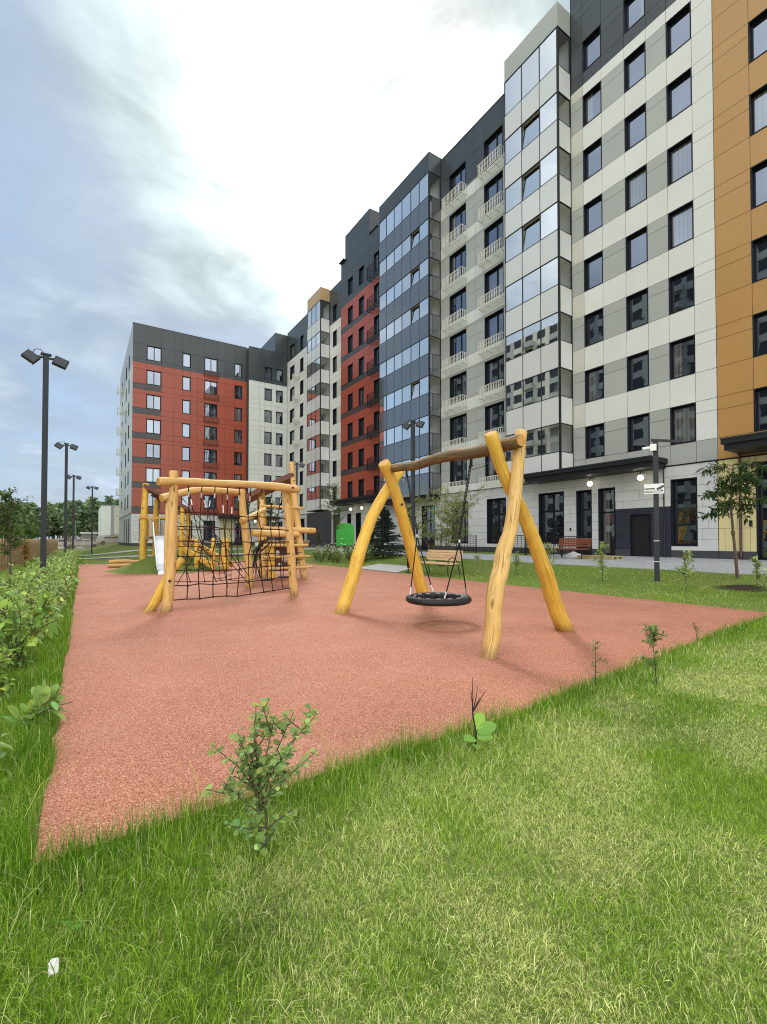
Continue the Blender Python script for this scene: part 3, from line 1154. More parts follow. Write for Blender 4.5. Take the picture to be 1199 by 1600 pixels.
# ------------------------------------------------------------------ section 1: cream, grey and ochre end of the long block
def section_cream():
    root = thing('apartment_building', 'tallest cream and grey panelled block with an ochre end wall at the right edge', 'building', (XF, 14, 0.6))
    T = {n: 7.61 + 3.067 * (n - 2) for n in range(2, 11)}
    HW = 1.76
    Z1 = 4.86
    P = PX(XF)
    cols = [(9.76, 10.84), (11.79, 12.87), (14.11, 15.21)]
    # ochre wall
    uo = (1.5, 8.92)
    ocol = (6.45, 7.62)
    opn = [(ocol[0], ocol[1], T[n] - HW, T[n]) for n in range(2, 10)]
    vs = [Z1 + 0.05] + [q for n in range(2, 11) for q in (T[n] - 0.55,)] + [34.9]
    cladding('ochre_wall', P, [uo[0], 3.0, 5.0, uo[1]], vs, opn, ['panel_ochre'], lambda u, v: 0, root)
    for o in opn:
        winX(root, XF, *o)
    # cream wall
    opn = [(a, b, T[n] - HW, T[n]) for n in range(2, 10) for a, b in cols]

    def mf(u, v):
        if v > 26.64:
            return 2
        if v < 5.8:
            return 1
        for n in range(2, 9):
            if T[n] - HW < v < T[n] and u > 9.76:
                return 1
        return 3 if u > 15.21 else 0
    vs = [Z1 + 0.05, 26.64] + [T[n] - 0.52 for n in range(2, 11)] + [30.6, 31.1, 34.9]
    cladding('cream_wall', P, [8.93, 15.95], vs, opn, ['panel_cream', 'panel_sage', 'panel_dark', 'panel_beige'], mf, root)
    for o in opn:
        winX(root, XF, *o)
    # recessed grey wall with two window columns
    dc = [(21.02, 22.74), (24.55, 26.36)]
    HD = 2.05
    opn = [(a, b, T[n] - 0.15 - HD, T[n] - 0.15) for n in range(2, 10) for a, b in dc]

    def md(u, v):
        if v > 27.0:
            return 2
        for n in range(2, 10):
            if T[n] - 3.05 < v < T[n] - 0.15 - HD + 0.02:
                return 0
        return 1
    vs = [Z1 + 0.05, 27.0] + [T[n] - 0.95 for n in range(2, 10)] + [T[n] + 0.017 - 3.067 for n in range(3, 10)] + [30.8]
    cladding('grey_wall', P, [15.96, 19.8, 23.6, 27.38], vs, opn, ['panel_pale', 'panel_sage', 'panel_dark'], md, root)
    for k, o in enumerate(opn):
        winX(root, XF, *o, mull=(0.60,))
    for n in range(2, 10):
        for (a, b) in ((20.72, 22.85), (24.45, 26.65)):
            basket(root, 'X', (XF, b, T[n] - 2.75), b - a, 0.76, 0.55, 'metal_white')
    # white loggia bay
    gb = [6.27 + 3.085 * k for k in range(8)]
    gt = [7.83 + 3.085 * k for k in range(8)]
    loggia_bay(root, XF, 21.85, 15.95, 19.82, (17.2, 18.5), 5.12, gb, gt, 30.02, 31.4, ['bay_white', 'bay_white', 'panel_sage'],
               opens={(6, 1), (5, 1), (4, 1)})
    # ground floor
    z0 = 0.61
    og = [(9.75, 10.86, 1.15, 4.24), (16.59, 18.34, 1.19, 4.2), (14.87, 15.80, 0.63, 4.15), (13.56, 14.49, 0.63, 4.15), (11.77, 12.78, 0.63, 2.70),
          (20.9, 22.6, 1.18, 4.18), (24.42, 26.2, 1.18, 4.2), (6.2, 7.59, 0.63, 4.6)]
    ground_floor(root, P, 8.95, 27.36, z0, Z1, og, extra=[(10.87, 13.54, z0 - 0.35, 3.0, 'tile_navy')])
    ground_floor(root, P, 1.5, 8.93, z0, Z1, og, material='panel_yellow', tw=0.9, th=0.98, seed=8, split=False)
    winX(root, XF, *og[0], trans=(0.32, 0.68), depth=0.3)
    winX(root, XF, *og[1], mull=(0.5,), trans=(0.64,), depth=0.3)
    winX(root, XF, *og[2], trans=(0.70,), depth=0.35, name='door')
    winX(root, XF, *og[3], trans=(0.64,), depth=0.35, name='door')
    winX(root, XF, *og[5], mull=(0.5,), trans=(0.64,), depth=0.3)
    winX(root, XF, *og[6], mull=(0.66,), trans=(0.64,), depth=0.3)
    winX(root, XF, *og[7], mull=(0.45,), trans=(0.62,), depth=0.3, name='door')
    # steel service door
    mb = MB()
    a, b, c, d = og[4]
    mb.box(a, b, c, d, -0.14, -0.09, 0, P)
    for q in ((a, a + .05, c, d), (b - .05, b, c, d), (a + .05, b - .05, d - .05, d)):
        mb.box(*q, -0.09, 0.02, 1, P)
    mb.box(a + 0.12, a + 0.16, 1.5, 1.66, -0.09, -0.04, 1, P)
    mb.build('service_door', ['metal_black', 'frame_dark'], root)
    # canopy over the doors
    mb = MB()
    mb.box(21.6, 22.96, 11.05, 18.2, 4.78, 5.02, 0)
    mb.box(21.5, 22.96, 10.95, 18.3, 5.02, 5.24, 0)
    mb.box(21.48, 21.52, 10.94, 18.31, 5.20, 5.26, 1)
    for y in (14.4, 12.0):
        mb.box(21.95, 22.15, y - 0.1, y + 0.1, 4.765, 4.785, 2)
    mb.build('canopy', ['metal_black', 'metal_grey', 'sign_white'], root)
    mb = MB()
    mb.box(21.3, 22.96, 2.0, 8.05, 4.98, 5.22, 0)
    mb.box(21.2, 22.96, 2.0, 8.13, 5.22, 5.45, 0)
    mb.box(21.18, 21.22, 2.0, 8.14, 5.41, 5.47, 1)
    mb.build('canopy', ['metal_black', 'metal_grey'], root)
    globe(root, (22.62, 14.72, 4.42), arm='X')
    globe(root, (22.62, 12.05, 4.44), arm='X')
    # downpipes, intercom, doorbells
    mb = MB()
    mb.tube([(22.9, 8.1, 5.2), (22.9, 8.1, 0.75), (22.82, 8.1, 0.66)], 0.05, 10)
    mb.tube([(22.6, 8.1, 5.15), (22.9, 8.1, 4.95)], 0.05, 10)
    mb.build('downpipe', 'pipe_brown', root, smooth=True)
    mb = MB()
    mb.tube([(22.9, 11.12, 5.0), (22.9, 11.12, 0.7)], 0.03, 8)
    mb.build('downpipe', 'metal_grey', root, smooth=True)
    mb = MB()
    mb.box(7.72, 7.83, 1.98, 2.24, 0, 0.04, 0, P)
    mb.box(7.74, 7.81, 2.12, 2.2, 0.04, 0.045, 1, P)
    mb.build('intercom', ['metal_grey', 'frame_dark'], root)
    mb = MB()
    mb.box(16.12, 16.2, 1.95, 2.1, 0, 0.05, 0, P)
    mb.build('intercom', 'frame_dark', root)
    # small hydrants / vent boxes at the plinth
    # body and roof
    solid(root, [(XF + 0.5, 38, 1.5, 15.95, -0.3, 34.9), (XF + 0.5, 36, 15.95, 27.38, -0.3, 30.7), (XF + 0.02, XF + 0.5, 1.5, 15.94, 34.6, 35.0),
                 (XF - 0.02, XF + 0.5, 15.97, 27.37, 30.74, 30.86)], 'roof')
    mb = MB()
    mb.box(XF - 0.0, XF + 0.5, 15.9, 15.948, 27, 35.0)
    mb.build('end_wall', 'panel_dark', root)
    return root


# ------------------------------------------------------------------ section 2: red wall and dark bay
def section_red_mid():
    root = thing('apartment_building', 'middle block of red and dark banded panels with a dark grey glazed bay', 'building', (XF, 38, 0.6))
    P = PX(XF)
    T = [7.4 + 3.03 * k for k in range(8)]
    cols = [(41.31, 42.37), (39.05, 40.09), (36.2, 37.2)]
    opn = [(a, b, t - 1.74, t) for t in T for a, b in cols]

    def mf(u, v):
        if v > 26.2:
            return 1
        for k in range(-1, 7):
            if 8.19 + 3.03 * k < v < 8.75 + 3.03 * k and v > 7:
                return 2
        return 0
    vs = [5.35, 26.2] + [q + 3.03 * k for k in range(6) for q in (8.19, 8.75)] + [29.4, 31.0]
    cladding('red_wall', P, [34.47, 38.0, 43.0, 43.92], vs, opn, ['panel_red', 'panel_dark', 'panel_band'], mf, root)
    cladding('roof_storey_wall', P, [38.0, 40.5, 43.0], [31.0, 32.4, 33.6], [], ['panel_dark'], lambda u, v: 0, root)
    cladding('roof_storey_side', PY(38.0), [XF, 24.2, 26.5], [31.0, 32.4, 33.6], [], ['panel_dark'], lambda u, v: 0, root)
    for o in opn:
        winX(root, XF, *o, mull=(0.5,), depth=0.2)
    for t in T:
        basket(root, 'X', (XF, 37.55, t - 2.5), 1.95, 1.15, 0.62, 'metal_black')
    gb = [27.71 - 3.03 * k for k in range(7, -1, -1)]
    gt = [25.98 - 3.02 * k for k in range(6, -2, -1)]
    loggia_bay(root, XF, 21.85, 27.38, 34.46, (28.62, 29.73, 30.97, 32.11, 33.3), 4.86, gb, gt, 29.56, 31.05, ['bay_dark', 'bay_dark', 'panel_dark'],
               opens={(6, 1), (4, 1), (2, 1), (5, 1)})
    og = [(28.16, 29.82, 0.6, 4.15), (30.91, 32.05, 1.16, 4.15), (34.6, 36.0, 1.16, 4.1), (37.2, 38.2, 0.6, 4.1), (39.6, 40.6, 0.6, 4.1), (41.6, 42.4, 1.2, 4.1)]
    ground_floor(root, P, 27.37, 43.92, 0.62, 5.0, og)
    for i, o in enumerate(og):
        winX(root, XF, *o, mull=(0.5,) if i == 0 else (), trans=(0.66,), depth=0.3, name='door' if o[2] < 1 else 'window')
    mb = MB()
    mb.box(21.75, 22.96, 34.6, 43.7, 5.0, 5.28, 0)
    mb.box(21.65, 22.96, 34.55, 43.8, 5.28, 5.5, 0)
    mb.box(21.9, 22.96, 27.45, 34.5, 4.52, 4.79, 0)
    mb.build('canopy', ['metal_black'], root)
    globe(root, (22.55, 40.9, 4.5), arm='X')
    globe(root, (22.55, 38.7, 4.5), arm='X')
    solid(root, [(XF + 0.5, 36, 27.39, 43.92, -0.3, 30.9), (XF + 0.05, 26.4, 38.05, 42.98, 30.9, 33.62), (21.9, 36, 27.4, 34.4, 31.0, 31.1)], 'roof')
    mb = MB()
    mb.box(22.75, 23.6, 42.9, 44.0, 31.02, 31.12)
    mb.box(22.9, 23.0, 36.5, 38.0, 31.0, 31.09)
    mb.build('roof_edge', 'metal_grey', root)
    return root


# ------------------------------------------------------------------ section 3: pale corner block
def section_corner():
    root = thing('apartment_building', 'pale inner corner block between the red wing and the red banded middle block', 'building', (XF, 52, 0.65))
    P = PX(XF)
    T = [7.17 + 2.87 * k for k in range(8)]
    cols = [(44.88, 45.8), (54.0, 55.03), (56.95, 58.45)]
    opn = [(a, b, t - 1.72, t) for t in T for a, b in cols]

    def mf(u, v):
        if v > 25.35:
            return 1
        if u < 44.86:
            for t in T:
                if t - 1.72 < v < t:
                    return 2
        return 0
    vs = [4.6, 25.35, 29.4] + [t + 0.55 for t in T[:-1]]
    cladding('pale_wall', P, [43.94, 44.86, 46.6, 52.9, 59.47], vs, opn, ['panel_cream', 'panel_dark', 'panel_beige'], mf, root)
    for o in opn:
        winX(root, XF, *o, depth=0.2)
    for t in T[:-1]:
        basket(root, 'X', (XF, 56.5, t - 2.2), 1.4, 0.6, 0.5, 'metal_white')
    gb = [6.0 + 2.87 * k for k in range(8)]
    gt = [7.37 + 2.87 * k for k in range(8)]
    loggia_bay(root, XF, 21.85, 46.6, 50.2, (47.8, 49.0), 4.75, gb, gt, 28.08, 29.52, ['bay_white', 'bay_white', 'panel_tan'])
    PH = PY(59.5)
    hc = [(19.87, 20.85), (21.44, 22.37)]
    opn = [(a, b, t - 1.6, t) for t in [24.27 - 2.87 * k for k in range(7)] for a, b in hc]

    def mh(u, v):
        return 1 if v > 22.13 else 0
    vs = [4.5, 22.13, 26.55] + [24.27 - 2.87 * k + 0.6 for k in range(1, 7)]
    cladding('corner_wall', PH, [17.8, 19.2, 22.98], vs, opn, ['panel_pale', 'panel_dark'], mh, root)
    cladding('roof_storey_wall', PH, [21.3, 22.98], [26.56, 29.1], [], ['panel_dark'], lambda u, v: 0, root)
    cladding('roof_storey_side', PX(21.3), [59.5, 66.5], [26.56, 29.1], [], ['panel_dark'], lambda u, v: 0, root)
    for o in opn:
        winY(root, 59.5, *o, depth=0.16)
    og = [(44.27, 45.65, 1.1, 4.14), (50.9, 52.1, 1.2, 4.05), (53.5, 54.7, 1.2, 4.05), (56.5, 57.6, 0.7, 3.9)]
    ground_floor(root, P, 43.94, 59.47, 0.65, 4.55, og)
    for o in og:
        winX(root, XF, *o, trans=(0.66,), depth=0.25, name='door' if o[2] < 1 else 'window')
    oh = [(19.3, 20.6, 0.75, 3.6), (21.3, 22.4, 1.4, 3.8)]
    ground_floor(root, PH, 17.8, 22.98, 0.7, 4.45, oh)
    winY(root, 59.5, *oh[0], mull=(0.5,), trans=(0.7,), name='door')
    winY(root, 59.5, *oh[1])
    mb = MB()
    mb.box(22.0, 22.9, 46.0, 50.5, 0.6, 4.5, 0)
    mb.build('porch_wall', 'plinth', root)
    mb = MB()
    mb.box(17.9, 21.5, 57.8, 59.4, 4.05, 4.35, 0)
    mb.build('canopy', 'metal_black', root)
    mb = MB()
    mb.tube([(22.2, 43.7, 5.1), (22.9, 44.05, 4.8), (22.9, 44.05, 0.8)], 0.05, 8)
    mb.build('downpipe', 'metal_black', root)
    globe(root, (18.6, 59.1, 3.8), arm='Y')
    globe(root, (21.0, 59.1, 3.8), arm='Y')
    solid(root, [(XF + 0.5, 36, 43.93, 72, -0.3, 29.3), (17.82, XF + 0.5, 60.0, 70, -0.3, 26.45), (21.36, XF + 0.5, 59.6, 66.4, 26.4, 29.12)], 'roof')
    return root


# ------------------------------------------------------------------ section 4: red wing across the yard
def section_red_wing():
    Y = 60.3
    root = thing('apartment_building', 'red wing with a charcoal top storey closing the far end of the yard', 'building', (11, Y, 0.7))
    P = PY(Y)
    T = [24.2 - 2.87 * k for k in range(7)]
    dbl = [(6.05, 7.62), (12.5, 14.05)]
    sgl = [(9.95, 10.88), (16.2, 17.15)]
    opn = [(a, b, t - 1.7, t) for t in T for a, b in dbl + sgl]

    def mf(u, v):
        if v > 22.05:
            return 1
        if u < 7.62:
            for t in T[1:]:
                if t - 2.4 < v < t - 1.7:
                    return 2
        return 0
    vs = [4.5, 22.05, 26.5] + [t - 2.4 for t in T[1:]]
    cladding('red_wall', P, [4.6, 9.0, 11.7, 15.0, 17.79], vs, opn, ['panel_red', 'panel_dark', 'panel_band'], mf, root, gap=0.012)
    for o in opn:
        winY(root, Y, *o, mull=(0.5,) if o[1] - o[0] > 1.2 else (), depth=0.14)
    for t in T:
        basket(root, 'Y', (12.42, Y, t - 2.35), 1.72, 0.6, 0.45, 'metal_brown')
    # end wall of the wing
    PE = PX(4.6)
    oe = [(a, a + 1.3, t - 1.7, t) for t in T for a in (64.5, 69.0, 76.0)]
    cladding('end_wall', PE, [60.32, 67, 74, 82], [4.5, 22.05, 26.5] + [t + 0.6 for t in T[1:]], oe, ['panel_cream', 'panel_sage'], lambda u, v: 1 if v > 22 else 0, root)
    for o in oe:
        winX(root, 4.6, *o, depth=0.14)
    for t in T:
        basket(root, 'X', (4.6, 75.6, t - 2.2), 1.8, 0.9, 0.75, 'metal_white')
    og = [(7.6, 8.7, 0.7, 3.9), (9.9, 11.2, 1.3, 3.8), (12.5, 13.9, 1.3, 3.8), (16.3, 17.5, 0.7, 3.9), (5.4, 6.4, 1.3, 3.8)]
    ground_floor(root, P, 4.6, 17.79, 0.7, 4.45, og, extra=[(14.6, 16.1, 0.9, 4.3, 'panel_yellow')], tw=0.9, th=0.42)
    for o in og:
        winY(root, Y, *o, mull=(0.5,), trans=(0.68,), name='door' if o[2] < 1 else 'window')
    oe = [(63, 63.9, 1.1, 4.0), (66, 66.9, 1.1, 4.0), (70, 70.9, 1.1, 4.0)]
    ground_floor(root, PE, 60.32, 82, 0.7, 4.45, oe)
    for o in oe:
        winX(root, 4.6, *o)
    mb = MB()
    mb.box(14.2, 17.75, Y - 1.5, Y - 0.04, 4.1, 4.42)
    mb.build('canopy', 'metal_black', root)
    solid(root, [(5.1, 17.79, Y + 0.5, 82, -0.3, 26.4), (4.58, 17.8, Y - 0.02, Y + 0.5, 26.5, 26.56)], 'roof')
    mb = MB()
    for k in range(9):
        mb.bar((5 + k * 1.55, Y + 0.6, 26.5), (5 + k * 1.55, Y + 0.6, 26.95), 0.03)
    mb.bar((5, Y + 0.6, 26.95), (17.4, Y + 0.6, 26.95), 0.03)
    mb.build('roof_railing', 'metal_white', root)
    return root


section_cream()
section_red_mid()
section_corner()
section_red_wing()


# ------------------------------------------------------------------ playground equipment
def catmull(pts, sub=5):
    """smooth polyline through (x,y,z,r) knots"""
    P = [np.array(p, float) for p in pts]
    out = []
    n = len(P)
    for i in range(n - 1):
        p0, p1, p2, p3 = P[max(i - 1, 0)], P[i], P[i + 1], P[min(i + 2, n - 1)]
        for k in range(sub):
            t = k / sub
            out.append(0.5 * ((2 * p1) + (-p0 + p2) * t + (2 * p0 - 5 * p1 + 4 * p2 - p3) * t * t + (-p0 + 3 * p1 - 3 * p2 + p3) * t ** 3))
    out.append(P[-1])
    return out


def log(name, pts, parent, material='log_gold', sides=16, sub=5, wob=0.03, seed=1, bolts=(), endr=0.88):
    q = catmull(pts, sub)
    rr = random.Random(seed)
    rad = [p[3] * (1 + 0.035 * rr.uniform(-1, 1)) for p in q]
    pos = [Vector(p[:3]) for p in q]
    # rounded ends
    d0, d1 = (pos[0] - pos[1]).normalized(), (pos[-1] - pos[-2]).normalized()
    pos = [pos[0] + d0 * 0.02] + pos + [pos[-1] + d1 * 0.02]
    rad = [rad[0] * endr] + rad + [rad[-1] * endr]
    mb = MB()
    mb.tube(pos, rad, sides, 0, 1, True, wob, seed=seed)
    o = mb.build(name, [material, 'log_end'], parent, smooth=True)
    for b in bolts:
        mbb = MB()
        c, d = Vector(b[0]), Vector(b[1]).normalized()
        mbb.tube([c, c + d * 0.022], 0.026, 10)
        mbb.build('bolt', 'twig_dark', o)
    return o


def straight(a, b, r0, r1, bend=0.0, n=4, seed=0):
    a, b = Vector(a), Vector(b)
    rr = random.Random(seed)
    out = []
    for k in range(n + 1):
        t = k / n
        p = a.lerp(b, t)
        if 0 < k < n:
            p += Vector((rr.uniform(-1, 1), rr.uniform(-1, 1), rr.uniform(-1, 1))) * bend
        out.append((p.x, p.y, p.z, r0 + (r1 - r0) * t))
    return out


def swing():
    root = thing('nest_swing', 'log framed swing with a round black basket seat on the rubber surface', 'swing', (5.2, 6.3, 0))
    n1 = [(4.18, 4.09, -0.08, .098), (4.19, 4.1, -0.01, 0.098), (4.27, 4.11, 0.28, 0.102), (4.3, 4.12, 0.57, 0.103), (4.36, 4.13, 0.86, 0.107), (4.46, 4.14, 1.09, 0.105), (4.52, 4.16, 1.27, 0.100), (4.59, 4.17, 1.4, 0.096), (4.69, 4.19, 1.58, 0.089), (4.75, 4.2, 1.80, 0.086), (4.81, 4.21, 2.07, 0.086), (4.87, 4.22, 2.39, 0.083), (4.92, 4.23, 2.71, 0.082), (4.96, 4.23, 2.90, 0.082)]
    n2 = [(6.68, 4.72, -0.14, .135), (6.52, 4.69, -0.02, 0.135), (6.26, 4.63, 0.27, 0.127), (6.07, 4.6, 0.58, 0.120), (5.9, 4.56, 0.88, 0.116), (5.76, 4.54, 1.09, 0.110), (5.52, 4.5, 1.45, 0.103), (5.32, 4.46, 1.71, 0.097), (5.12, 4.43, 1.96, 0.090), (4.87, 4.38, 2.20, 0.087), (4.68, 4.35, 2.45, 0.086), (4.45, 4.30, 2.82, 0.089)]
    f1 = [(4.26, 8.12, -0.08, .134), (4.28, 8.13, -0.01, 0.134), (4.42, 8.17, 0.32, 0.131), (4.59, 8.23, 0.68, 0.131), (4.75, 8.28, 1.11, 0.133), (4.93, 8.34, 1.49, 0.127), (5.14, 8.41, 1.89, 0.123), (5.44, 8.5, 2.31, 0.116), (5.75, 8.61, 2.65, 0.112), (6.12, 8.72, 3.02, 0.104)]
    f2 = [(6.88, 8.79, -0.08, .14), (6.84, 8.77, 0.0, 0.14), (6.61, 8.7, 0.56, 0.132), (6.38, 8.62, 1.12, 0.133), (6.17, 8.55, 1.6, 0.128), (5.96, 8.48, 2.07, 0.126), (5.75, 8.42, 2.53, 0.123), (5.55, 8.35, 2.87, 0.126), (5.38, 8.29, 3.08, 0.130)]
    log('leg', n1, root, 'log_worn', 18, 5, 0.03, 3)
    log('leg', n2, root, 'log_gold', 18, 5, 0.025, 4, bolts=[((4.70, 4.255, 2.52), (-.1, -1, 0))])
    log('leg', f1, root, 'log_gold', 16, 5, 0.03, 5)
    log('leg', f2, root, 'log_gold', 16, 5, 0.03, 6, bolts=[((5.86, 8.31, 2.22), (-.3, -1, 0))])
    beam = [(4.74, 4.06, 2.73, .086), (4.80, 4.5, 2.735, .092), (4.92, 5.1, 2.76, .092), (5.06, 5.8, 2.835, .096), (5.20, 6.4, 2.87, .087), (5.34, 7.1, 2.875, .092), (5.49, 7.8, 2.945, .085), (5.62, 8.45, 3.0, .088), (5.68, 8.75, 3.02, .085)]
    log('beam', beam, root, 'log_beam', 16, 5, 0.05, 9)
    # basket seat
    c = Vector((5.24, 6.32, 0.41))
    n = 40
    mb = MB()
    ring = [(c.x + 0.515 * math.cos(2 * math.pi * k / n), c.y + 0.515 * math.sin(2 * math.pi * k / n), c.z) for k in range(n)]
    mb.tube(ring, 0.060, 12, closed=True)
    seat = mb.build('basket_seat', 'rubber_black', root, smooth=True)
    mb = MB()
    rr = random.Random(2)
    for k in range(12):
        a = 2 * math.pi * k / 12
        for s in (-0.75, 0.75):
            b = a + s
            p, q = (c.x + .48 * math.cos(a), c.y + .48 * math.sin(a), c.z), (c.x + .48 * math.cos(b + math.pi * .55), c.y + .48 * math.sin(b + math.pi * .55), c.z)
            m = ((p[0] + q[0]) / 2, (p[1] + q[1]) / 2, c.z - 0.06)
            mb.tube([p, m, q], 0.012, 6)
    for rad_ in (0.15, 0.3):
        mb.tube([(c.x + rad_ * math.cos(2 * math.pi * k / 16), c.y + rad_ * math.sin(2 * math.pi * k / 16), c.z - 0.055 + rad_ * .08) for k in range(16)], 0.012, 6, closed=True)
    mb.build('seat_net', 'rope_black', seat)
    mb = MB()
    for k in range(14):
        a = 2 * math.pi * k / 14
        p = Vector((c.x + .41 * math.cos(a), c.y + .41 * math.sin(a), c.z + 0.05))
        e = Vector((-math.sin(a), math.cos(a), 0)) * .035
        mb.bar(p - e, p + e + Vector((math.cos(a), math.sin(a), 0)) * .03, 0.022, 0.014)
    mb.build('net_clip', 'ferrule', seat)
    # chains from the beam to the rope joints, ropes to the rim
    tops = [Vector((5.44, 7.55, 2.80)), Vector((5.01, 5.25, 2.67))]
    joints = [Vector((5.30, 7.02, 1.62)), Vector((5.19, 5.72, 1.52))]
    for tp, jt in zip(tops, joints):
        mb = MB()
        nlink = 22
        d = (jt - tp)
        for k in range(nlink):
            a, b = tp + d * (k / nlink), tp + d * ((k + 1.25) / nlink)
            s = Vector((1, 0, 0)) if k % 2 else Vector((0, 1, 0))
            s = s * 0.017
            pts = [a - s * .5, a - s, b - s, b - s * .5, b + s * .5, b + s, a + s, a + s * .5]
            mb.tube(pts, 0.0085, 5, closed=True)
        mb.build('chain', 'metal_grey', root)
        mb = MB()
        mb.tube([jt + Vector((0, 0, .03)), jt - Vector((0, 0, .07))], 0.02, 8)
        mb.tube([tp + Vector((0, 0, .05)), tp - Vector((0, 0, .10))], 0.022, 8)
        mb.build('shackle', 'metal_black', root)
        mb = MB()
        mb.tube([jt - Vector((0, 0, .0701)), jt - Vector((0, 0, .12))], 0.018, 8)
        mb.build('sleeve', 'ferrule', root)
    angs = [(0, 112), (0, 205), (1, -62), (1, 25)]
    angs = [(0, 150), (0, 62), (1, -118), (1, -30)]
    for ji, a in angs:
        a = R(a)
        e = Vector((c.x + .5 * math.cos(a), c.y + .5 * math.sin(a), c.z + 0.07))
        mb = MB()
        jt = joints[ji] - Vector((0, 0, .12))
        mb.tube([jt, jt.lerp(e, 0.88)], 0.011, 6, 0)
        mb.tube([jt.lerp(e, 0.88), e], 0.015, 8, 1)
        mb.build('rope', ['rope_black', 'ferrule'], root)
    # spare safety chain from beam to leg
    for a, b in (((5.44, 7.55, 2.72), (5.80, 8.2, 2.75)), ((5.01, 5.25, 2.52), (4.9, 4.6, 2.66))):
        mb = MB()
        a, b = Vector(a), Vector(b)
        mb.tube([a, a.lerp(b, .5) - Vector((0, 0, .06)), b], 0.006, 5)
        mb.build('safety_cable', 'metal_grey', root)


def net_panel(root, A, B, C, D, nu, nv, name='climbing_net', r=0.013, sag=0.05, seed=0, material='rope_brown'):
    """rope net with corners A (bottom left) B (bottom right) C (top right) D (top left)"""
    A, B, C, D = map(Vector, (A, B, C, D))
    rr = random.Random(seed)
    nrm = (B - A).cross(D - A).normalized()
    grid = {}
    for i in range(nu + 1):
        for j in range(nv + 1):
            u, v = i / nu, j / nv
            p = (A * (1 - u) + B * u) * (1 - v) + (D * (1 - u) + C * u) * v
            edge = (0 < i < nu)
            p += Vector((rr.uniform(-1, 1) * .035, 0, rr.uniform(-1, 1) * .022)) * edge
            p += nrm * rr.uniform(-1, 1) * sag
            p.z -= math.sin(u * math.pi) * 0.05 * (1 - v)
            grid[i, j] = p
    mb = MB()
    for j in range(nv + 1):
        mb.tube([grid[i, j] for i in range(nu + 1)], r, 6)
    for i in range(1, nu):
        mb.tube([grid[i, j] for j in range(nv + 1)], r * 0.9, 6)
    o = mb.build(name, material, root)
    mk = MB()
    for (i, j), p in grid.items():
        if 0 < i < nu and rr.random() < 0.75:
            mk.tube([p - Vector((0, 0, .022)), p + Vector((0, 0, .022))], 0.021, 6)
    mk.build('knot', 'rubber_black', o)
    return o, grid


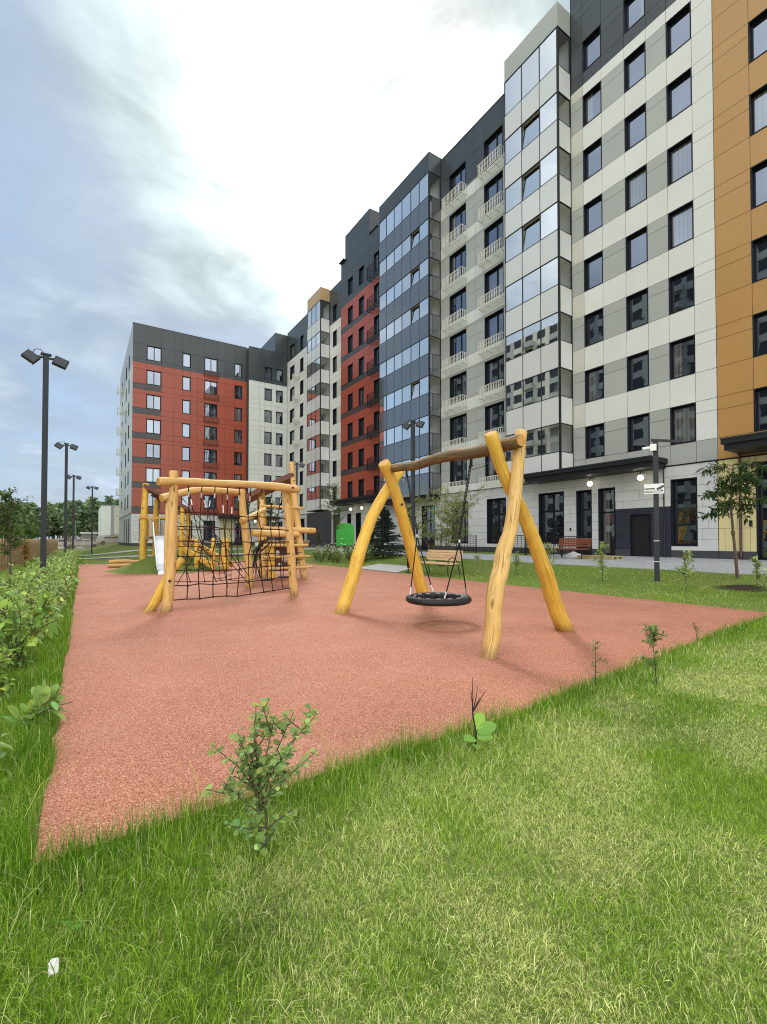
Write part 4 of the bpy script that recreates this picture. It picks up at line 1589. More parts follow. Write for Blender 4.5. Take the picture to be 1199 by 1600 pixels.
def climbing_frame():
    root = thing('climbing_frame', 'log climbing frame hung with black rope nets in front of the slide', 'climbing frame', (2.9, 11.5, 0))
    postl = [(1.415, 10.2, -0.06, .108), (1.42, 10.2, -0.0, 0.108), (1.46, 10.21, 0.39, 0.100), (1.5, 10.23, 0.87, 0.095), (1.52, 10.23, 1.36, 0.093), (1.53, 10.24, 1.85, 0.091), (1.54, 10.24, 2.34, 0.088), (1.54, 10.24, 2.83, 0.086)]
    log('post', postl, root, 'log_pale', 14, 4, .025, 11, bolts=[((1.55, 10.15, 2.62), (0, -1, 0)), ((1.46, 10.12, 0.62), (0, -1, 0))])
    log('brace', [(1.06, 10.34, -.06, .098), (1.14, 10.37, 0.03, 0.096), (1.25, 10.4, 0.22, 0.094), (1.42, 10.46, 0.57, 0.086), (1.61, 10.53, 0.85, 0.078), (1.76, 10.58, 1.02, 0.072)], root, 'log_gold', 14, 4, .025, 12)
    log('beam', [(1.25, 10.10, 2.60, 0.088), (1.58, 10.21, 2.63, 0.085), (1.98, 10.34, 2.66, 0.082), (2.48, 10.51, 2.68, 0.080), (3.02, 10.69, 2.72, 0.080), (3.66, 10.91, 2.745, 0.088), (4.17, 11.09, 2.75, 0.1), (4.64, 11.25, 2.74, 0.099)], root, 'log_pale', 14, 4, .025, 13, bolts=[((4.44, 11.07, 2.76), (0, -1, 0))])
    log('post', [(4.62, 11.4, -0.06, .113), (4.62, 11.4, -0.0, 0.113), (4.57, 11.39, 0.5, 0.108), (4.52, 11.38, 1.13, 0.106), (4.46, 11.37, 1.75, 0.101), (4.41, 11.36, 2.24, 0.094), (4.34, 11.34, 2.68, 0.086)], root, 'log_pale', 14, 4, .025, 14)
    log('post', [(4.19, 13.79, -0.06, .12), (4.19, 13.79, 0.0, 0.12), (4.12, 13.76, 0.84, 0.112), (4.03, 13.71, 1.55, 0.109), (3.95, 13.68, 2.16, 0.103), (3.87, 13.64, 2.9, 0.094)], root, 'log_pale', 14, 4, .025, 15)
    log('beam', [(1.62, 12.53, 2.47, 0.10), (2.05, 12.75, 2.62, 0.095), (2.51, 12.98, 2.75, 0.092), (3.11, 13.27, 2.8, 0.09), (3.78, 13.59, 2.83, 0.082), (3.95, 13.67, 2.83, .08)], root, 'log_pale', 14, 4, .03, 16)
    log('post', [(1.78, 12.6, -0.05, .1), (1.78, 12.6, 1.2, .095), (1.8, 12.62, 2.45, .085)], root, 'log_pale', 12, 4, .02, 17)
    # low log and side beam reaching back to the right post
    log('beam', [(3.86, 13.52, 2.0, .085), (4.28, 13.9, 2.16, .08), (4.9, 14.6, 2.42, .07)], root, 'log_pale', 12, 4, .03, 18)
    log('beam', [(4.2, 13.6, 1.64, .1), (4.9, 13.75, 1.63, .1), (5.75, 13.9, 1.60, .1)], root, 'log_pale', 12, 4, .03, 19)
    o, grid = net_panel(root, (1.5, 10.24, 0.22), (4.56, 11.36, 0.2), (4.42, 11.33, 1.98), (1.55, 10.25, 2.02), 10, 6, sag=.04, seed=4)
    # drop ropes between the beam and the net with steel sleeves
    mb = MB()
    for i in range(1, 10):
        t = i / 10
        top = Vector((1.54 + (4.45 - 1.54) * t, 10.21 + (11.17 - 10.21) * t, 2.60 + .08 * t))
        b = grid[i, 6]
        mb.tube([top, top.lerp(b, .28)], 0.012, 6, 0)
        mb.tube([top.lerp(b, .28), top.lerp(b, .45)], 0.017, 8, 1)
        mb.tube([top.lerp(b, .45), b], 0.012, 6, 0)
    mb.build('drop_rope', ['rope_black', 'ferrule'], root)
    # second net and the hanging web behind
    o2, g2 = net_panel(root, (1.85, 12.62, 0.4), (4.1, 13.74, 0.35), (4.0, 13.7, 1.75), (1.85, 12.62, 1.7), 5, 3, seed=9, sag=.12, r=.011)
    mb = MB()
    rr = random.Random(5)
    for k in range(6):
        t = (k + .6) / 6.6
        top = Vector((1.8 + 2.1 * t, 12.62 + 1.05 * t, 2.58 + .2 * math.sin(math.pi * t)))
        mid = Vector((2.95 + rr.uniform(-.5, .5), 12.6 + rr.uniform(-.6, .6), rr.uniform(1.0, 1.6)))
        bot = Vector((2.6 + rr.uniform(-.9, 1.2), 12.3 + rr.uniform(-1, 1), rr.uniform(.25, .6)))
        mb.tube([top, top.lerp(mid, .2)], 0.011, 6, 0)
        mb.tube([top.lerp(mid, .2), top.lerp(mid, .33)], 0.016, 6, 1)
        mb.tube([top.lerp(mid, .33), mid, bot], 0.011, 6, 0)
    for k in range(5):
        p = Vector((2.2 + rr.uniform(0, 1.6), 12.2 + rr.uniform(0, 1.2), rr.uniform(.3, 1.5)))
        q = p + Vector((rr.uniform(.4, 1.1), rr.uniform(-.4, .4), rr.uniform(-.35, .35)))
        mb.tube([p, p.lerp(q, .5) - Vector((0, 0, .07)), q], 0.010, 6, 0)
    mb.build('rope_web', ['rope_black', 'ferrule'], root)
    # stepping discs on ropes
    for k, (x, y, z) in enumerate(((4.75, 13.2, .55), (5.15, 13.6, .30), (4.35, 12.7, .32), (5.3, 13.2, .75))):
        mb = MB()
        mb.lathe((x, y, z), [(0.001, .02), (.16, .02), (.17, 0), (.16, -.02), (0.001, -.02)], 14)
        mb.tube([(x, y, z + .02), (x + .02, y, 1.55)], 0.012, 6)
        mb.build('hanging_step', 'rubber_black', root)


def slide_tower():
    zb = 0.62
    root = thing('slide_tower', 'wooden slide tower with a brown plank roof and steel slide on the grass mound', 'play tower', (3.2, 24.6, zb))
    log('post', [(2.43, 24.98, .35, .16), (2.43, 24.97, 1.6, .155), (2.46, 24.96, 2.8, .15), (2.52, 24.95, 4.13, .135)], root, 'log_gold', 12, 4, .025, 21)
    log('post', [(3.20, 26.9, .4, .14), (3.20, 26.9, 2, .14), (3.22, 26.88, 3.55, .12)], root, 'log_gold', 12, 4, .025, 22)
    log('post', [(4.08, 24.3, .5, .12), (4.06, 24.3, 1.8, .12), (4.05, 24.28, 3.1, .11)], root, 'log_gold', 12, 4, .025, 23)
    log('post', [(4.75, 26.6, .45, .12), (4.75, 26.6, 1.8, .12), (4.73, 26.58, 2.95, .11)], root, 'log_gold', 12, 4, .025, 24)
    mb = MB()
    a, b, c, d = Vector((2.40, 24.75, 4.08)), Vector((4.3, 24.05, 2.98)), Vector((4.95, 26.9, 2.86)), Vector((3.0, 27.2, 3.86))
    for k in range(9):
        t0, t1 = k / 9, (k + .96) / 9
        p = [a.lerp(d, t0), b.lerp(c, t0), b.lerp(c, t1), a.lerp(d, t1)]
        up = Vector((0, 0, .05))
        i = [q + up for q in p]
        for f in ([p[0], p[3], p[2], p[1]], i, [p[0], p[1], i[1], i[0]], [p[1], p[2], i[2], i[1]], [p[2], p[3], i[3], i[2]], [p[3], p[0], i[0], i[3]]):
            mb.quad(f)
    for e0, e1 in ((a, b), (d, c)):
        mb.bar(e0 - Vector((0, 0, .06)), e1 - Vector((0, 0, .06)), .06, .12)
    mb.build('roof', 'roof_board', root)
    mb = MB()
    for k in range(10):
        x = 2.5 + k * .165
        mb.box(x, x + .155, 24.5, 26.8, 1.56, 1.62)
    mb.bar((2.45, 24.52, 1.5), (4.1, 24.4, 1.5), .1)
    mb.bar((2.45, 26.7, 1.5), (4.7, 26.6, 1.5), .1)
    mb.build('platform', 'fence_wood', root)
    mb = MB()
    mb.bar((2.2, 24.85, 2.5), (4.05, 24.4, 2.5), .07, .09)
    for k in range(4):
        x = 3.0 - k * .17
        mb.bar((x, 25.3, 1.62), (x - .02, 25.3, 2.45), .11, .03)
    mb.build('rail', 'log_end', root)
    # slide
    mb = MB()
    prof = [(22.95, 1.62), (22.6, 1.42), (22.1, .85), (21.75, .42), (21.5, .2), (21.2, .13)]
    x0, x1 = 2.62, 3.12
    prof = [(24.45, 1.63)] + prof
    for (y0, z0), (y1, z1) in zip(prof[:-1], prof[1:]):
        mb.quad([(x0, y0, z0), (x1, y0, z0), (x1, y1, z1), (x0, y1, z1)])
        mb.quad([(x0, y0, z0 - .03), (x0, y1, z1 - .03), (x1, y1, z1 - .03), (x1, y0, z0 - .03)])
    mb.quad([(x0, 21.2, .13), (x1, 21.2, .13), (x1, 21.16, .0), (x0, 21.16, .0)])
    sl = mb.build('slide', 'slide_steel', root)
    for x in (x0, x1):
        mb = MB()
        for k, ((y0, z0), (y1, z1)) in enumerate(zip(prof[:-1], prof[1:])):
            h0 = .2 if k else .55
            h1 = .2 if k else .5
            hh0 = (.75, .6, .22, .2, .16, .12)[k]
            hh1 = (.75, .6, .22, .2, .16, .12, .08)[k + 1]
            for s in (-.012, .012):
                mb.quad([(x + s, y0, z0 - .03), (x + s, y1, z1 - .03), (x + s, y1, z1 + hh1), (x + s, y0, z0 + hh0)])
            mb.quad([(x - .02, y0, z0 + hh0), (x + .02, y0, z0 + hh0), (x + .02, y1, z1 + hh1), (x - .02, y1, z1 + hh1)])
        mb.build('side_rail', 'slide_steel', sl)
    # ramp of boards leading down to the right, with posts and ropes
    A, B = Vector((3.5, 24.0, 1.38)), Vector((4.9, 21.6, .25))
    mb = MB()
    mb.bar(A, B, .08, .22)
    mb.bar(A + Vector((1.0, .5, 0)), B + Vector((1.0, .5, 0)), .08, .22)
    mb.build('ramp_beam', 'log_gold', root)
    mb = MB()
    for k in range(8):
        p = A.lerp(B, (k + .5) / 8) + Vector((0, 0, .12))
        mb.bar(p, p + Vector((1.0, .5, 0)), .2, .04)
    mb.build('ramp_step', 'log_end', root)
    for k, (t, h) in enumerate(((.25, 1.0), (.62, .8), (1.0, 1.25))):
        p = A.lerp(B, t)
        log('ramp_post', [(p.x, p.y, max(.1, p.z - .6), .1), (p.x, p.y, p.z + .2, .1), (p.x, p.y - .02, p.z + h, .09)], root, 'log_gold', 10, 3, .03, 30 + k)
    p = B + Vector((.55, .1, 0))
    log('ramp_post', [(p.x, p.y, .1, .17), (p.x, p.y, .8, .17), (p.x + .03, p.y, 1.5, .15)], root, 'log_gold', 12, 3, .03, 34)
    mb = MB()
    for dz in (.45, .75):
        mb.tube([A + Vector((0, 0, dz + .5)), A.lerp(B, .5) + Vector((0, 0, dz + .1)), B + Vector((0, 0, dz))], .014, 6)
        mb.tube([A + Vector((1, .5, dz + .5)), A.lerp(B, .5) + Vector((1, .5, dz + .1)), B + Vector((1, .5, dz))], .014, 6)
    mb.build('rope_rail', 'rope_black', root)


def ladder_tower():
    root = thing('ladder_tower', 'log ladder tower with a sloping brown roof to the right of the rope nets', 'play tower', (6.1, 16.4, 0))
    log('post', [(6.88, 16.05, -.06, .13), (6.87, 16.04, 0, .13), (6.72, 16.06, 1.4, .12), (6.55, 16.08, 2.8, .11), (6.40, 16.11, 4.28, .095)], root, 'log_pale', 12, 4, .02, 41, bolts=[((6.46, 16.0, 3.6), (-.2, -1, 0))])
    log('post', [(5.52, 15.73, -.05, .14), (5.52, 15.73, .5, .14), (5.50, 15.8, 1.3, .13)], root, 'log_gold', 12, 3, .02, 42)
    log('post', [(6.2, 18.6, -.05, .19), (6.1, 18.4, 1.3, .18), (5.85, 17.9, 3.35, .16)], root, 'log_gold', 12, 3, .02, 43)
    log('post', [(7.3, 18.2, -.05, .13), (7.2, 18.1, 1.5, .12), (7.1, 17.9, 3.6, .11)], root, 'log_gold', 12, 3, .02, 44)
    log('post', [(5.6, 16.75, -.05, .1), (5.55, 16.75, 1.5, .1), (5.5, 16.75, 2.9, .09)], root, 'log_pale', 12, 3, .02, 45)
    mb = MB()
    a, b, c, d = Vector((4.95, 17.3, 3.02)), Vector((6.45, 16.0, 3.92)), Vector((7.4, 18.3, 3.85)), Vector((5.8, 19.2, 2.95))
    for k in range(8):
        t0, t1 = k / 8, (k + .96) / 8
        p = [a.lerp(d, t0), b.lerp(c, t0), b.lerp(c, t1), a.lerp(d, t1)]
        i = [q + Vector((0, 0, .05)) for q in p]
        for f in ([p[0], p[3], p[2], p[1]], i, [p[0], p[1], i[1], i[0]], [p[1], p[2], i[2], i[1]], [p[2], p[3], i[3], i[2]], [p[3], p[0], i[0], i[3]]):
            mb.quad(f)
    mb.bar(a - Vector((0, 0, .08)), b - Vector((0, 0, .08)), .06, .14)
    mb.build('roof', 'roof_board', root)
    # ladder rungs: log rungs pinned across two posts
    for z, l0, l1 in ((2.60, -1.45, .22), (1.24, -1.6, .22), (.84, -1.6, .26), (.44, -1.6, .30)):
        x = 6.9 - .12 * z
        log('rung', [(x + l0, 15.55, z, .046), (x, 15.85, z, .048), (x + l1, 15.95, z, .046)], root, 'log_pale', 10, 3, .02, int(z * 100))
    log('beam', [(5.2, 15.6, 1.82, .1), (6.0, 15.75, 1.80, .105), (7.25, 15.95, 1.78, .11)], root, 'log_pale', 12, 4, .03, 47)
    mb = MB()
    for k in range(9):
        x = 5.7 + k * .17
        mb.box(x, x + .16, 16.3, 18.3, 1.36, 1.42)
    mb.bar((5.6, 16.4, 1.3), (7.2, 16.4, 1.3), .1)
    mb.build('platform', 'fence_wood', root)
    # dark play panel with holes below the platform
    mb = MB()
    mb.box(5.95, 7.0, 17.0, 17.04, .25, 1.2)
    mb.build('play_panel', 'metal_brown', root)
    mb = MB()
    for (x, z, r_) in ((6.2, .95, .09), (6.5, .7, .12), (6.75, 1.0, .07), (6.3, .5, .07), (6.75, .5, .1)):
        mb.tube([(x, 16.985, z), (x, 16.999, z)], r_, 14)
    mb.build('play_dial', 'ferrule', root)
    # hanging rope bundle beside the tower
    mb = MB()
    rr = random.Random(8)
    for k in range(14):
        top = Vector((5.0, 15.2, 1.45)) + Vector((rr.uniform(-.1, .35), rr.uniform(-.1, .1), rr.uniform(-.1, .1)))
        mid = Vector((4.85, 15.2, .95)) + Vector((rr.uniform(-.12, .12), rr.uniform(-.1, .1), rr.uniform(-.2, .2)))
        bot = Vector((4.75, 15.1, .3)) + Vector((rr.uniform(-.35, .2), rr.uniform(-.15, .15), rr.uniform(-.15, .15)))
        mb.tube([top, mid, bot], .014, 5)
    mb.build('rope_bundle', 'rope_black', root)
    mb = MB()
    for z, l in ((1.95, .8), (1.0, 1.6), (.75, 1.6)):
        mb.tube([(5.05, 15.3, z), (5.05 + l / 2, 15.4, z - .05), (5.05 + l, 15.6, z)], .012, 5)
    mb.build('rope_rail', 'rope_brown', root)


def log_pile(x0, y0, ln, label, seed, r=.11, n=2):
    rr = random.Random(seed)
    root = thing('balance_log', label, 'log', (x0 + ln / 2, y0, 0))
    log('trunk', straight((x0, y0, .08), (x0 + ln, y0 + .15, .08), r, r * .95, .02, 4, seed), root, 'log_pale', 12, 3, .03, seed)
    log('trunk', straight((x0 + .05, y0 + .25, .30), (x0 + ln, y0 + .4, .27), r * .9, r * .85, .02, 4, seed + 1), root, 'log_pale', 12, 3, .03, seed + 1)


swing()
climbing_frame()
slide_tower()
ladder_tower()
log_pile(1.1, 27.4, 1.7, 'pair of pale balance logs lying on the rubber left of the mound', 61)


def mound():
    n, m = 44, 16
    V, F = [], []
    for j in range(m + 1):
        t = j / m
        for i in range(n):
            a = 2 * math.pi * i / n
            k = 1 + .05 * math.sin(3 * a + 1) + .03 * math.sin(7 * a)
            x, y = 3.45 + 2.85 * t * k * math.cos(a), 24.0 + 2.55 * t * k * math.sin(a)
            z = 0.78 * (math.cos(t * math.pi) * .5 + .5) ** 0.9 - 0.01
            V.append((x, y, z))
    for j in range(m):
        for i in range(n):
            i2 = (i + 1) % n
            F.append((j * n + i, j * n + i2, (j + 1) * n + i2, (j + 1) * n + i))
    o = np_mesh('mound', V, F, 'lawn_soil', smooth=True)
    setp(o, kind='structure')


mound()


def mound_z(x, y):
    t = np.sqrt(((x - 3.45) / 2.85) ** 2 + ((y - 24.0) / 2.55) ** 2)
    return np.where(t < 1, 0.78 * (np.cos(np.minimum(t, 1) * np.pi) * .5 + .5) ** 0.9, 0)


# ------------------------------------------------------------------ street furniture
def floodlight_proto():
    root = thing('floodlight_post', '', 'lamp post', (0, 0, 0))
    mb = MB()
    mb.box(-.065, .065, -.05, .05, 0, 6.5)
    mb.box(-.13, .13, -.11, .11, 0, .03)
    mb.build('pole', 'metal_grey', root)
    mb = MB()
    mb.bar((-.18, 0, 6.43), (.18, 0, 6.43), .05)
    mb.box(-.12, .12, -.07, .07, 6.501, 6.54)
    mb.build('crossbar', 'metal_grey', root)
    for s in (-1, 1):
        mb = MB()
        a = R(36 if s < 0 else 20)
        ca, sa = math.cos(a), math.sin(a)
        tilt = R(24)
        ct, st = math.cos(tilt), math.sin(tilt)

        def P(u, v, w):
            # u, w in the plate, v = thickness towards the viewer's side, leaning down
            x, z = u * ca + w * sa, -u * sa + w * ca
            y, z2 = v * ct + z * st * .6, z * ct - v * st
            return (s * .33 + x, y, 6.37 + z2)
        mb.box(-.165, .165, -.05, .03, -.135, .135, 0, P)
        for k in range(6):
            u = -.15 + k * .055
            mb.box(u, u + .012, .03, .07, -.125, .125, 0, P)
        mb.box(-.14, .14, -.056, -.051, -.11, .11, 1, P)
        mb.bar((s * .14, 0, 6.43), (s * .25, .0, 6.41), .05)
        mb.build('floodlight', ['metal_grey', 'lamp_lens'], root)
    mb = MB()
    mb.tube([(-.30, 0, 6.50), (-.24, .02, 6.62), (-.12, .02, 6.64), (-.04, 0, 6.54)], .010, 5)
    mb.build('cable', 'metal_black', root)
    return root


fl = floodlight_proto()
FL = [((-0.9, 15.6), 'tallest twin floodlight post in the leafy hedge by the plank fence'),
      ((-0.78, 29.6), 'twin floodlight post behind the tallest one, second along the hedge'),
      ((-0.66, 44.0), 'slim twin floodlight post between the second hedge post and the lawn path'),
      ((0.72, 53.0), 'smallest twin floodlight post on the far lawn by the white path'),
      ((12.0, 16.15), 'twin floodlight post seen through the swing, beside the slatted bench'),
      ((11.95, 29.1), 'twin floodlight post beside the ladder tower, before the corner block')]
for i, ((x, y), lb) in enumerate(FL):
    o = fl if i == 0 else copy_thing(fl, (0, 0, 0))
    o.location = (x, y, float(gz(x, y)) - .01)
    o.rotation_euler = (0, 0, (0.12, 0.1, 0.05, 0.0, -1.05, -.4)[i])
    o['label'] = lb
    o['group'] = 'twin floodlight posts around the play area'


def cctv_pole():
    x, y = 13.98, 7.0
    z = float(gz(x, y))
    root = thing('camera_pole', 'square charcoal pole with a white security camera and small white sign', 'camera pole', (x, y, z))
    mb = MB()
    P = Matrix.Rotation(R(-63), 4, 'Z')

    def T(u, v, w):
        q = P @ Vector((u, v, w))
        return (x + q.x, y + q.y, z + q.z)
    mb.box(-.068, .068, -.068, .068, -.05, 4.05, 0, T)
    mb.box(-.078, .078, -.078, .078, 4.05, 4.08, 0, T)
    mb.build('pole', 'metal_grey', root)
    mb = MB()
    mb.bar(T(-.12, -.05, 4.10), T(.62, -.05, 3.98), .05, .07)
    mb.build('arm', 'metal_grey', root)
    mb = MB()
    mb.box(-.14, .02, -.22, -.097, 3.76, 3.95, 0, T)
    mb.tube([T(-.12, -.16, 3.86), T(-.34, -.26, 3.82)], .045, 10)
    cm = mb.build('security_camera', 'sign_white', root, smooth=True)
    mb = MB()
    mb.tube([T(-.34, -.26, 3.82), T(-.345, -.262, 3.819)], .03, 10)
    mb.build('lens', 'frame_dark', cm)
    # sign: camera pictogram and lines of small print
    mb = MB()
    zs = 2.52
    mb.box(-.30, .20, -.115, -.081, zs, zs + .29, 0, T)
    sg = mb.build('sign', 'sign_white', root)
    mb = MB()
    mb.box(-.29, -.03, -.119, -.1155, zs + .13, zs + .165, 0, T)
    for k in range(2):
        mb.box(-.29, .18, -.119, -.1155, zs + .04 + k * .035, zs + .055 + k * .035, 0, T)
    q = [(-.0, .15), (.13, .22), (.17, .17), (.04, .10)]
    mb.quad([T(u, -.118, zs + v) for u, v in q])
    mb.quad([T(u, -.118, zs + v) for u, v in [(.13, .23), (.19, .25), (.2, .19), (.17, .17)]])
    mb.quad([T(u, -.118, zs + v) for u, v in [(.10, .13), (.12, .14), (.17, .10), (.16, .085)]])
    mb.build('print', 'sign_ink', sg)
    mb = MB()
    for zz in (.55, 1.15):
        mb.box(-.072, .072, -.072, .072, zz, zz + .02, 0, T)
    mb.build('band', 'ferrule', root)
    return root


cctv_pole()


def bench(name, label, loc, rotz, length, wood, slats=6, arms=True):
    """local: sitter faces -Y, x along"""
    root = thing(name, label, 'bench', loc)
    c, s = math.cos(rotz), math.sin(rotz)

    def T(x, y, z):
        return (loc[0] + x * c - y * s, loc[1] + x * s + y * c, loc[2] + z)
    h = length / 2
    mb = MB()
    for k in range(4):
        y = -.42 + k * .125
        mb.box(-h, h, y, y + .105, .43 + .008 * k, .465 + .008 * k, 0, T)
    mb.build('seat', wood, root)
    mb = MB()
    for k in range(4):
        z = .56 + k * .105
        y = .10 + k * .035
        mb.box(-h, h, y, y + .03, z, z + .09, 0, T)
    mb.build('backrest', wood, root)
    for x in (-h + .12, h - .12):
        mb = MB()
        mb.tube([T(x, -.40, 0), T(x, -.42, .25), T(x, -.40, .42)], .02, 8)
        mb.tube([T(x, .20, 0), T(x, .09, .42), T(x, .24, .98)], .02, 8)
        mb.tube([T(x, -.41, .415), T(x, .09, .43)], .02, 8)
        mb.build('leg_frame', 'metal_black', root, smooth=True)
        if arms:
            mb = MB()
            mb.tube([T(x, -.40, .42)] + [T(x, -.18 - .22 * math.cos(a), .48 + .22 * math.sin(a)) for a in np.linspace(0.2, math.pi - .1, 9)] + [T(x, .06, .45)], .017, 8)
            mb.build('armrest', 'metal_black', root, smooth=True)
    return root


bench('bench', 'pale slatted bench with black hoop arms at the edge of the rubber', (12.0, 14.35, float(gz(12.0, 14.35)) + .0), R(-90), 2.1, 'bench_wood')
bench('bench', 'reddish brown bench on the pavement by the block entrance', (19.7, 13.75, float(gz(19.7, 13.75)) + .012), R(-90), 1.75, 'bench_red')
bench('bench', 'small white bench in front of the red wing seen through the net', (14.6, 43.5, float(gz(14.6, 43.5))), R(5), 1.8, 'sack', arms=False)


def litter_bin():
    x, y = 11.75, 16.0
    z = float(gz(x, y))
    root = thing('litter_bin', 'small black litter bin on legs next to the slatted bench', 'bin', (x, y, z))
    mb = MB()
    mb.lathe((x, y, z), [(.001, .22), (.15, .22), (.17, .24), (.18, .66), (.165, .66), (.15, .3), (.001, .28)], 16)
    mb.build('bucket', 'metal_black', root, smooth=True)
    for s in (-1, 1):
        mb = MB()
        mb.bar((x, y + s * .19, z), (x, y + s * .19, z + .6), .03)
        mb.bar((x - .14, y + s * .19, z + .012), (x + .14, y + s * .19, z + .012), .03)
        mb.build('leg', 'metal_black', root)


litter_bin()


def green_board():
    x, y = 17.0, 31.7
    z = float(gz(x, y)) + .012
    root = thing('recycling_bin', 'bright green arched-top container standing on the pavement', 'container', (x, y, z))
    # faces the camera-side corner of the yard
    a = R(-28)
    c, s = math.cos(a), math.sin(a)

    def T(u, v, w):
        return (x + u * c - v * s, y + u * s + v * c, z + w)
    mb = MB()
    prof = [(-.68, .52), (.68, .52), (.68, 1.95)] + [(.68 * math.cos(t), 1.95 + .28 * math.sin(t)) for t in np.linspace(.15, math.pi - .15, 9)] + [(-.68, 1.95)]
    for v in (-.4, .4):
        mb.quad([T(u, v, w) for u, w in prof])
    for (u0, w0), (u1, w1) in zip(prof, prof[1:] + prof[:1]):
        mb.quad([T(u0, -.4, w0), T(u1, -.4, w1), T(u1, .4, w1), T(u0, .4, w0)])
    bd = mb.build('body', 'green_paint', root)
    mb = MB()
    mb.box(-.69, .69, -.415, -.402, .98, 1.02, 0, T)
    mb.build('seam', 'green_paint', bd)
    mb = MB()
    mb.box(-.4, -.1, -.407, -.402, 1.03, 1.05, 0, T)
    mb.build('handle', 'ferrule', bd)
    for u in (-.62, .62):
        for v in (-.33, .33):
            mb = MB()
            mb.box(u - .03, u + .03, v - .03, v + .03, 0, .52, 0, T)
            mb.build('leg', 'metal_black', root)
    mb = MB()
    mb.box(-.1, .55, -.3, .3, .02, .48, 0, T)
    mb.build('inner_drum', 'metal_black', root)


green_board()


def railing(label, pts, h=1.0, lattice=False, loc=None):
    x, y = pts[0]
    z = float(gz(x, y)) + .012
    root = thing('railing', label, 'railing', (x, y, z))
    for (xa, ya), (xb, yb) in zip(pts[:-1], pts[1:]):
        n = max(2, int(math.hypot(xb - xa, yb - ya) / .13))
        mb = MB()
        for zz in (.12, h):
            mb.bar((xa, ya, z + zz), (xb, yb, z + zz), .04)
        if lattice:
            for k in range(7):
                zz = .12 + (h - .12) * (k + 1) / 8
                mb.bar((xa, ya, z + zz), (xb, yb, z + zz), .02)
        else:
            mb.bar((xa, ya, z + h * .72), (xb, yb, z + h * .72), .025)
        mb.build('rail', 'metal_black', root)
        mb = MB()
        for k in range(1, n):
            t = k / n
            if lattice and k % 2:
                continue
            px, py = xa + (xb - xa) * t, ya + (yb - ya) * t
            mb.bar((px, py, z + .13), (px, py, z + h - .02), .018)
        mb.build('baluster', 'metal_black', root)
    for px, py in pts:
        mb = MB()
        mb.box(px - .025, px + .025, py - .025, py + .025, z, z + h + .04)
        mb.build('post', 'metal_black', root)


railing('black railing with upright bars behind the reddish bench', [(20.9, 17.6), (20.9, 15.2), (22.8, 15.2)], 1.05)
railing('black lattice panel on the wall below the window behind the front swing leg', [(21.4, 19.1), (21.4, 17.9)], 1.1, True)
railing('black lattice panel behind the feathery bush', [(21.4, 23.9), (21.4, 22.0)], 1.1, True)
railing('low black railing by the doorway under the dark glazed bay', [(21.2, 29.8), (21.2, 26.9)], .95)
railing('black railing before the corner block ground floor', [(19.5, 56), (19.5, 50), (19.5, 46)], 1.0)


def small_items():
    # pallet of boards and a white sack by the doors
    x, y = 20.3, 12.75
    z = float(gz(x, y)) + .012
    root = thing('pallet', 'low wooden pallet lying on the pavement before the dark doors', 'pallet', (x, y, z))
    mb = MB()
    for k in range(5):
        yy = y - .9 + k * .36
        mb.box(x - .5, x + .5, yy, yy + .3, z + .10, z + .13)
    mb.build('deck_board', 'pallet', root)
    mb = MB()
    for k in range(3):
        xx = x - .45 + k * .4
        mb.box(xx, xx + .1, y - .9, y + .84, z + .0, z + .098)
    mb.build('bearer', 'pallet', root)
    x, y = 19.7, 12.95 + 0.95
    # sack
    x, y = 19.55, 12.62
    V, F = [], []
    n, m = 16, 8
    rr = random.Random(3)
    for j in range(m + 1):
        t = j / m
        for i in range(n):
            a = 2 * math.pi * i / n
            r_ = math.sin(math.pi * min(t * .62 + .38, 1)) if t > 0 else .95
            k = 1 + rr.uniform(-.12, .12)
            V.append((20.2 + .30 * r_ * k * math.cos(a), 14.05 + .45 * r_ * k * math.sin(a), .55 + .31 * t * (1 + rr.uniform(-.06, .06))))
    for j in range(m):
        for i in range(n):
            i2 = (i + 1) % n
            F.append((j * n + i, j * n + i2, (j + 1) * n + i2, (j + 1) * n + i))
    o = np_mesh('sack', V, F, 'sack', smooth=True)
    setp(o, 'lumpy white sack slumped on the pavement beside the reddish bench', 'sack')
    # litter on the lawn
    mb = MB()
    cx, cy, cz = -0.065, 1.885, .05
    pts = []
    g = [[(cx - .015 + .009 * i + .003 * math.sin(3 * j), cy - .02 + .009 * j + .003 * i, cz - .012 + .006 * math.sin(2.1 * i + 1.3 * j) + .006 * j) for i in range(4)] for j in range(5)]
    for j in range(4):
        for i in range(3):
            mb.quad([g[j][i], g[j][i + 1], g[j + 1][i + 1], g[j + 1][i]])
    o = mb.build('paper_scrap', 'paper', None)
    setp(o, 'crumpled scrap of white paper lying in the grass', 'litter')


small_items()


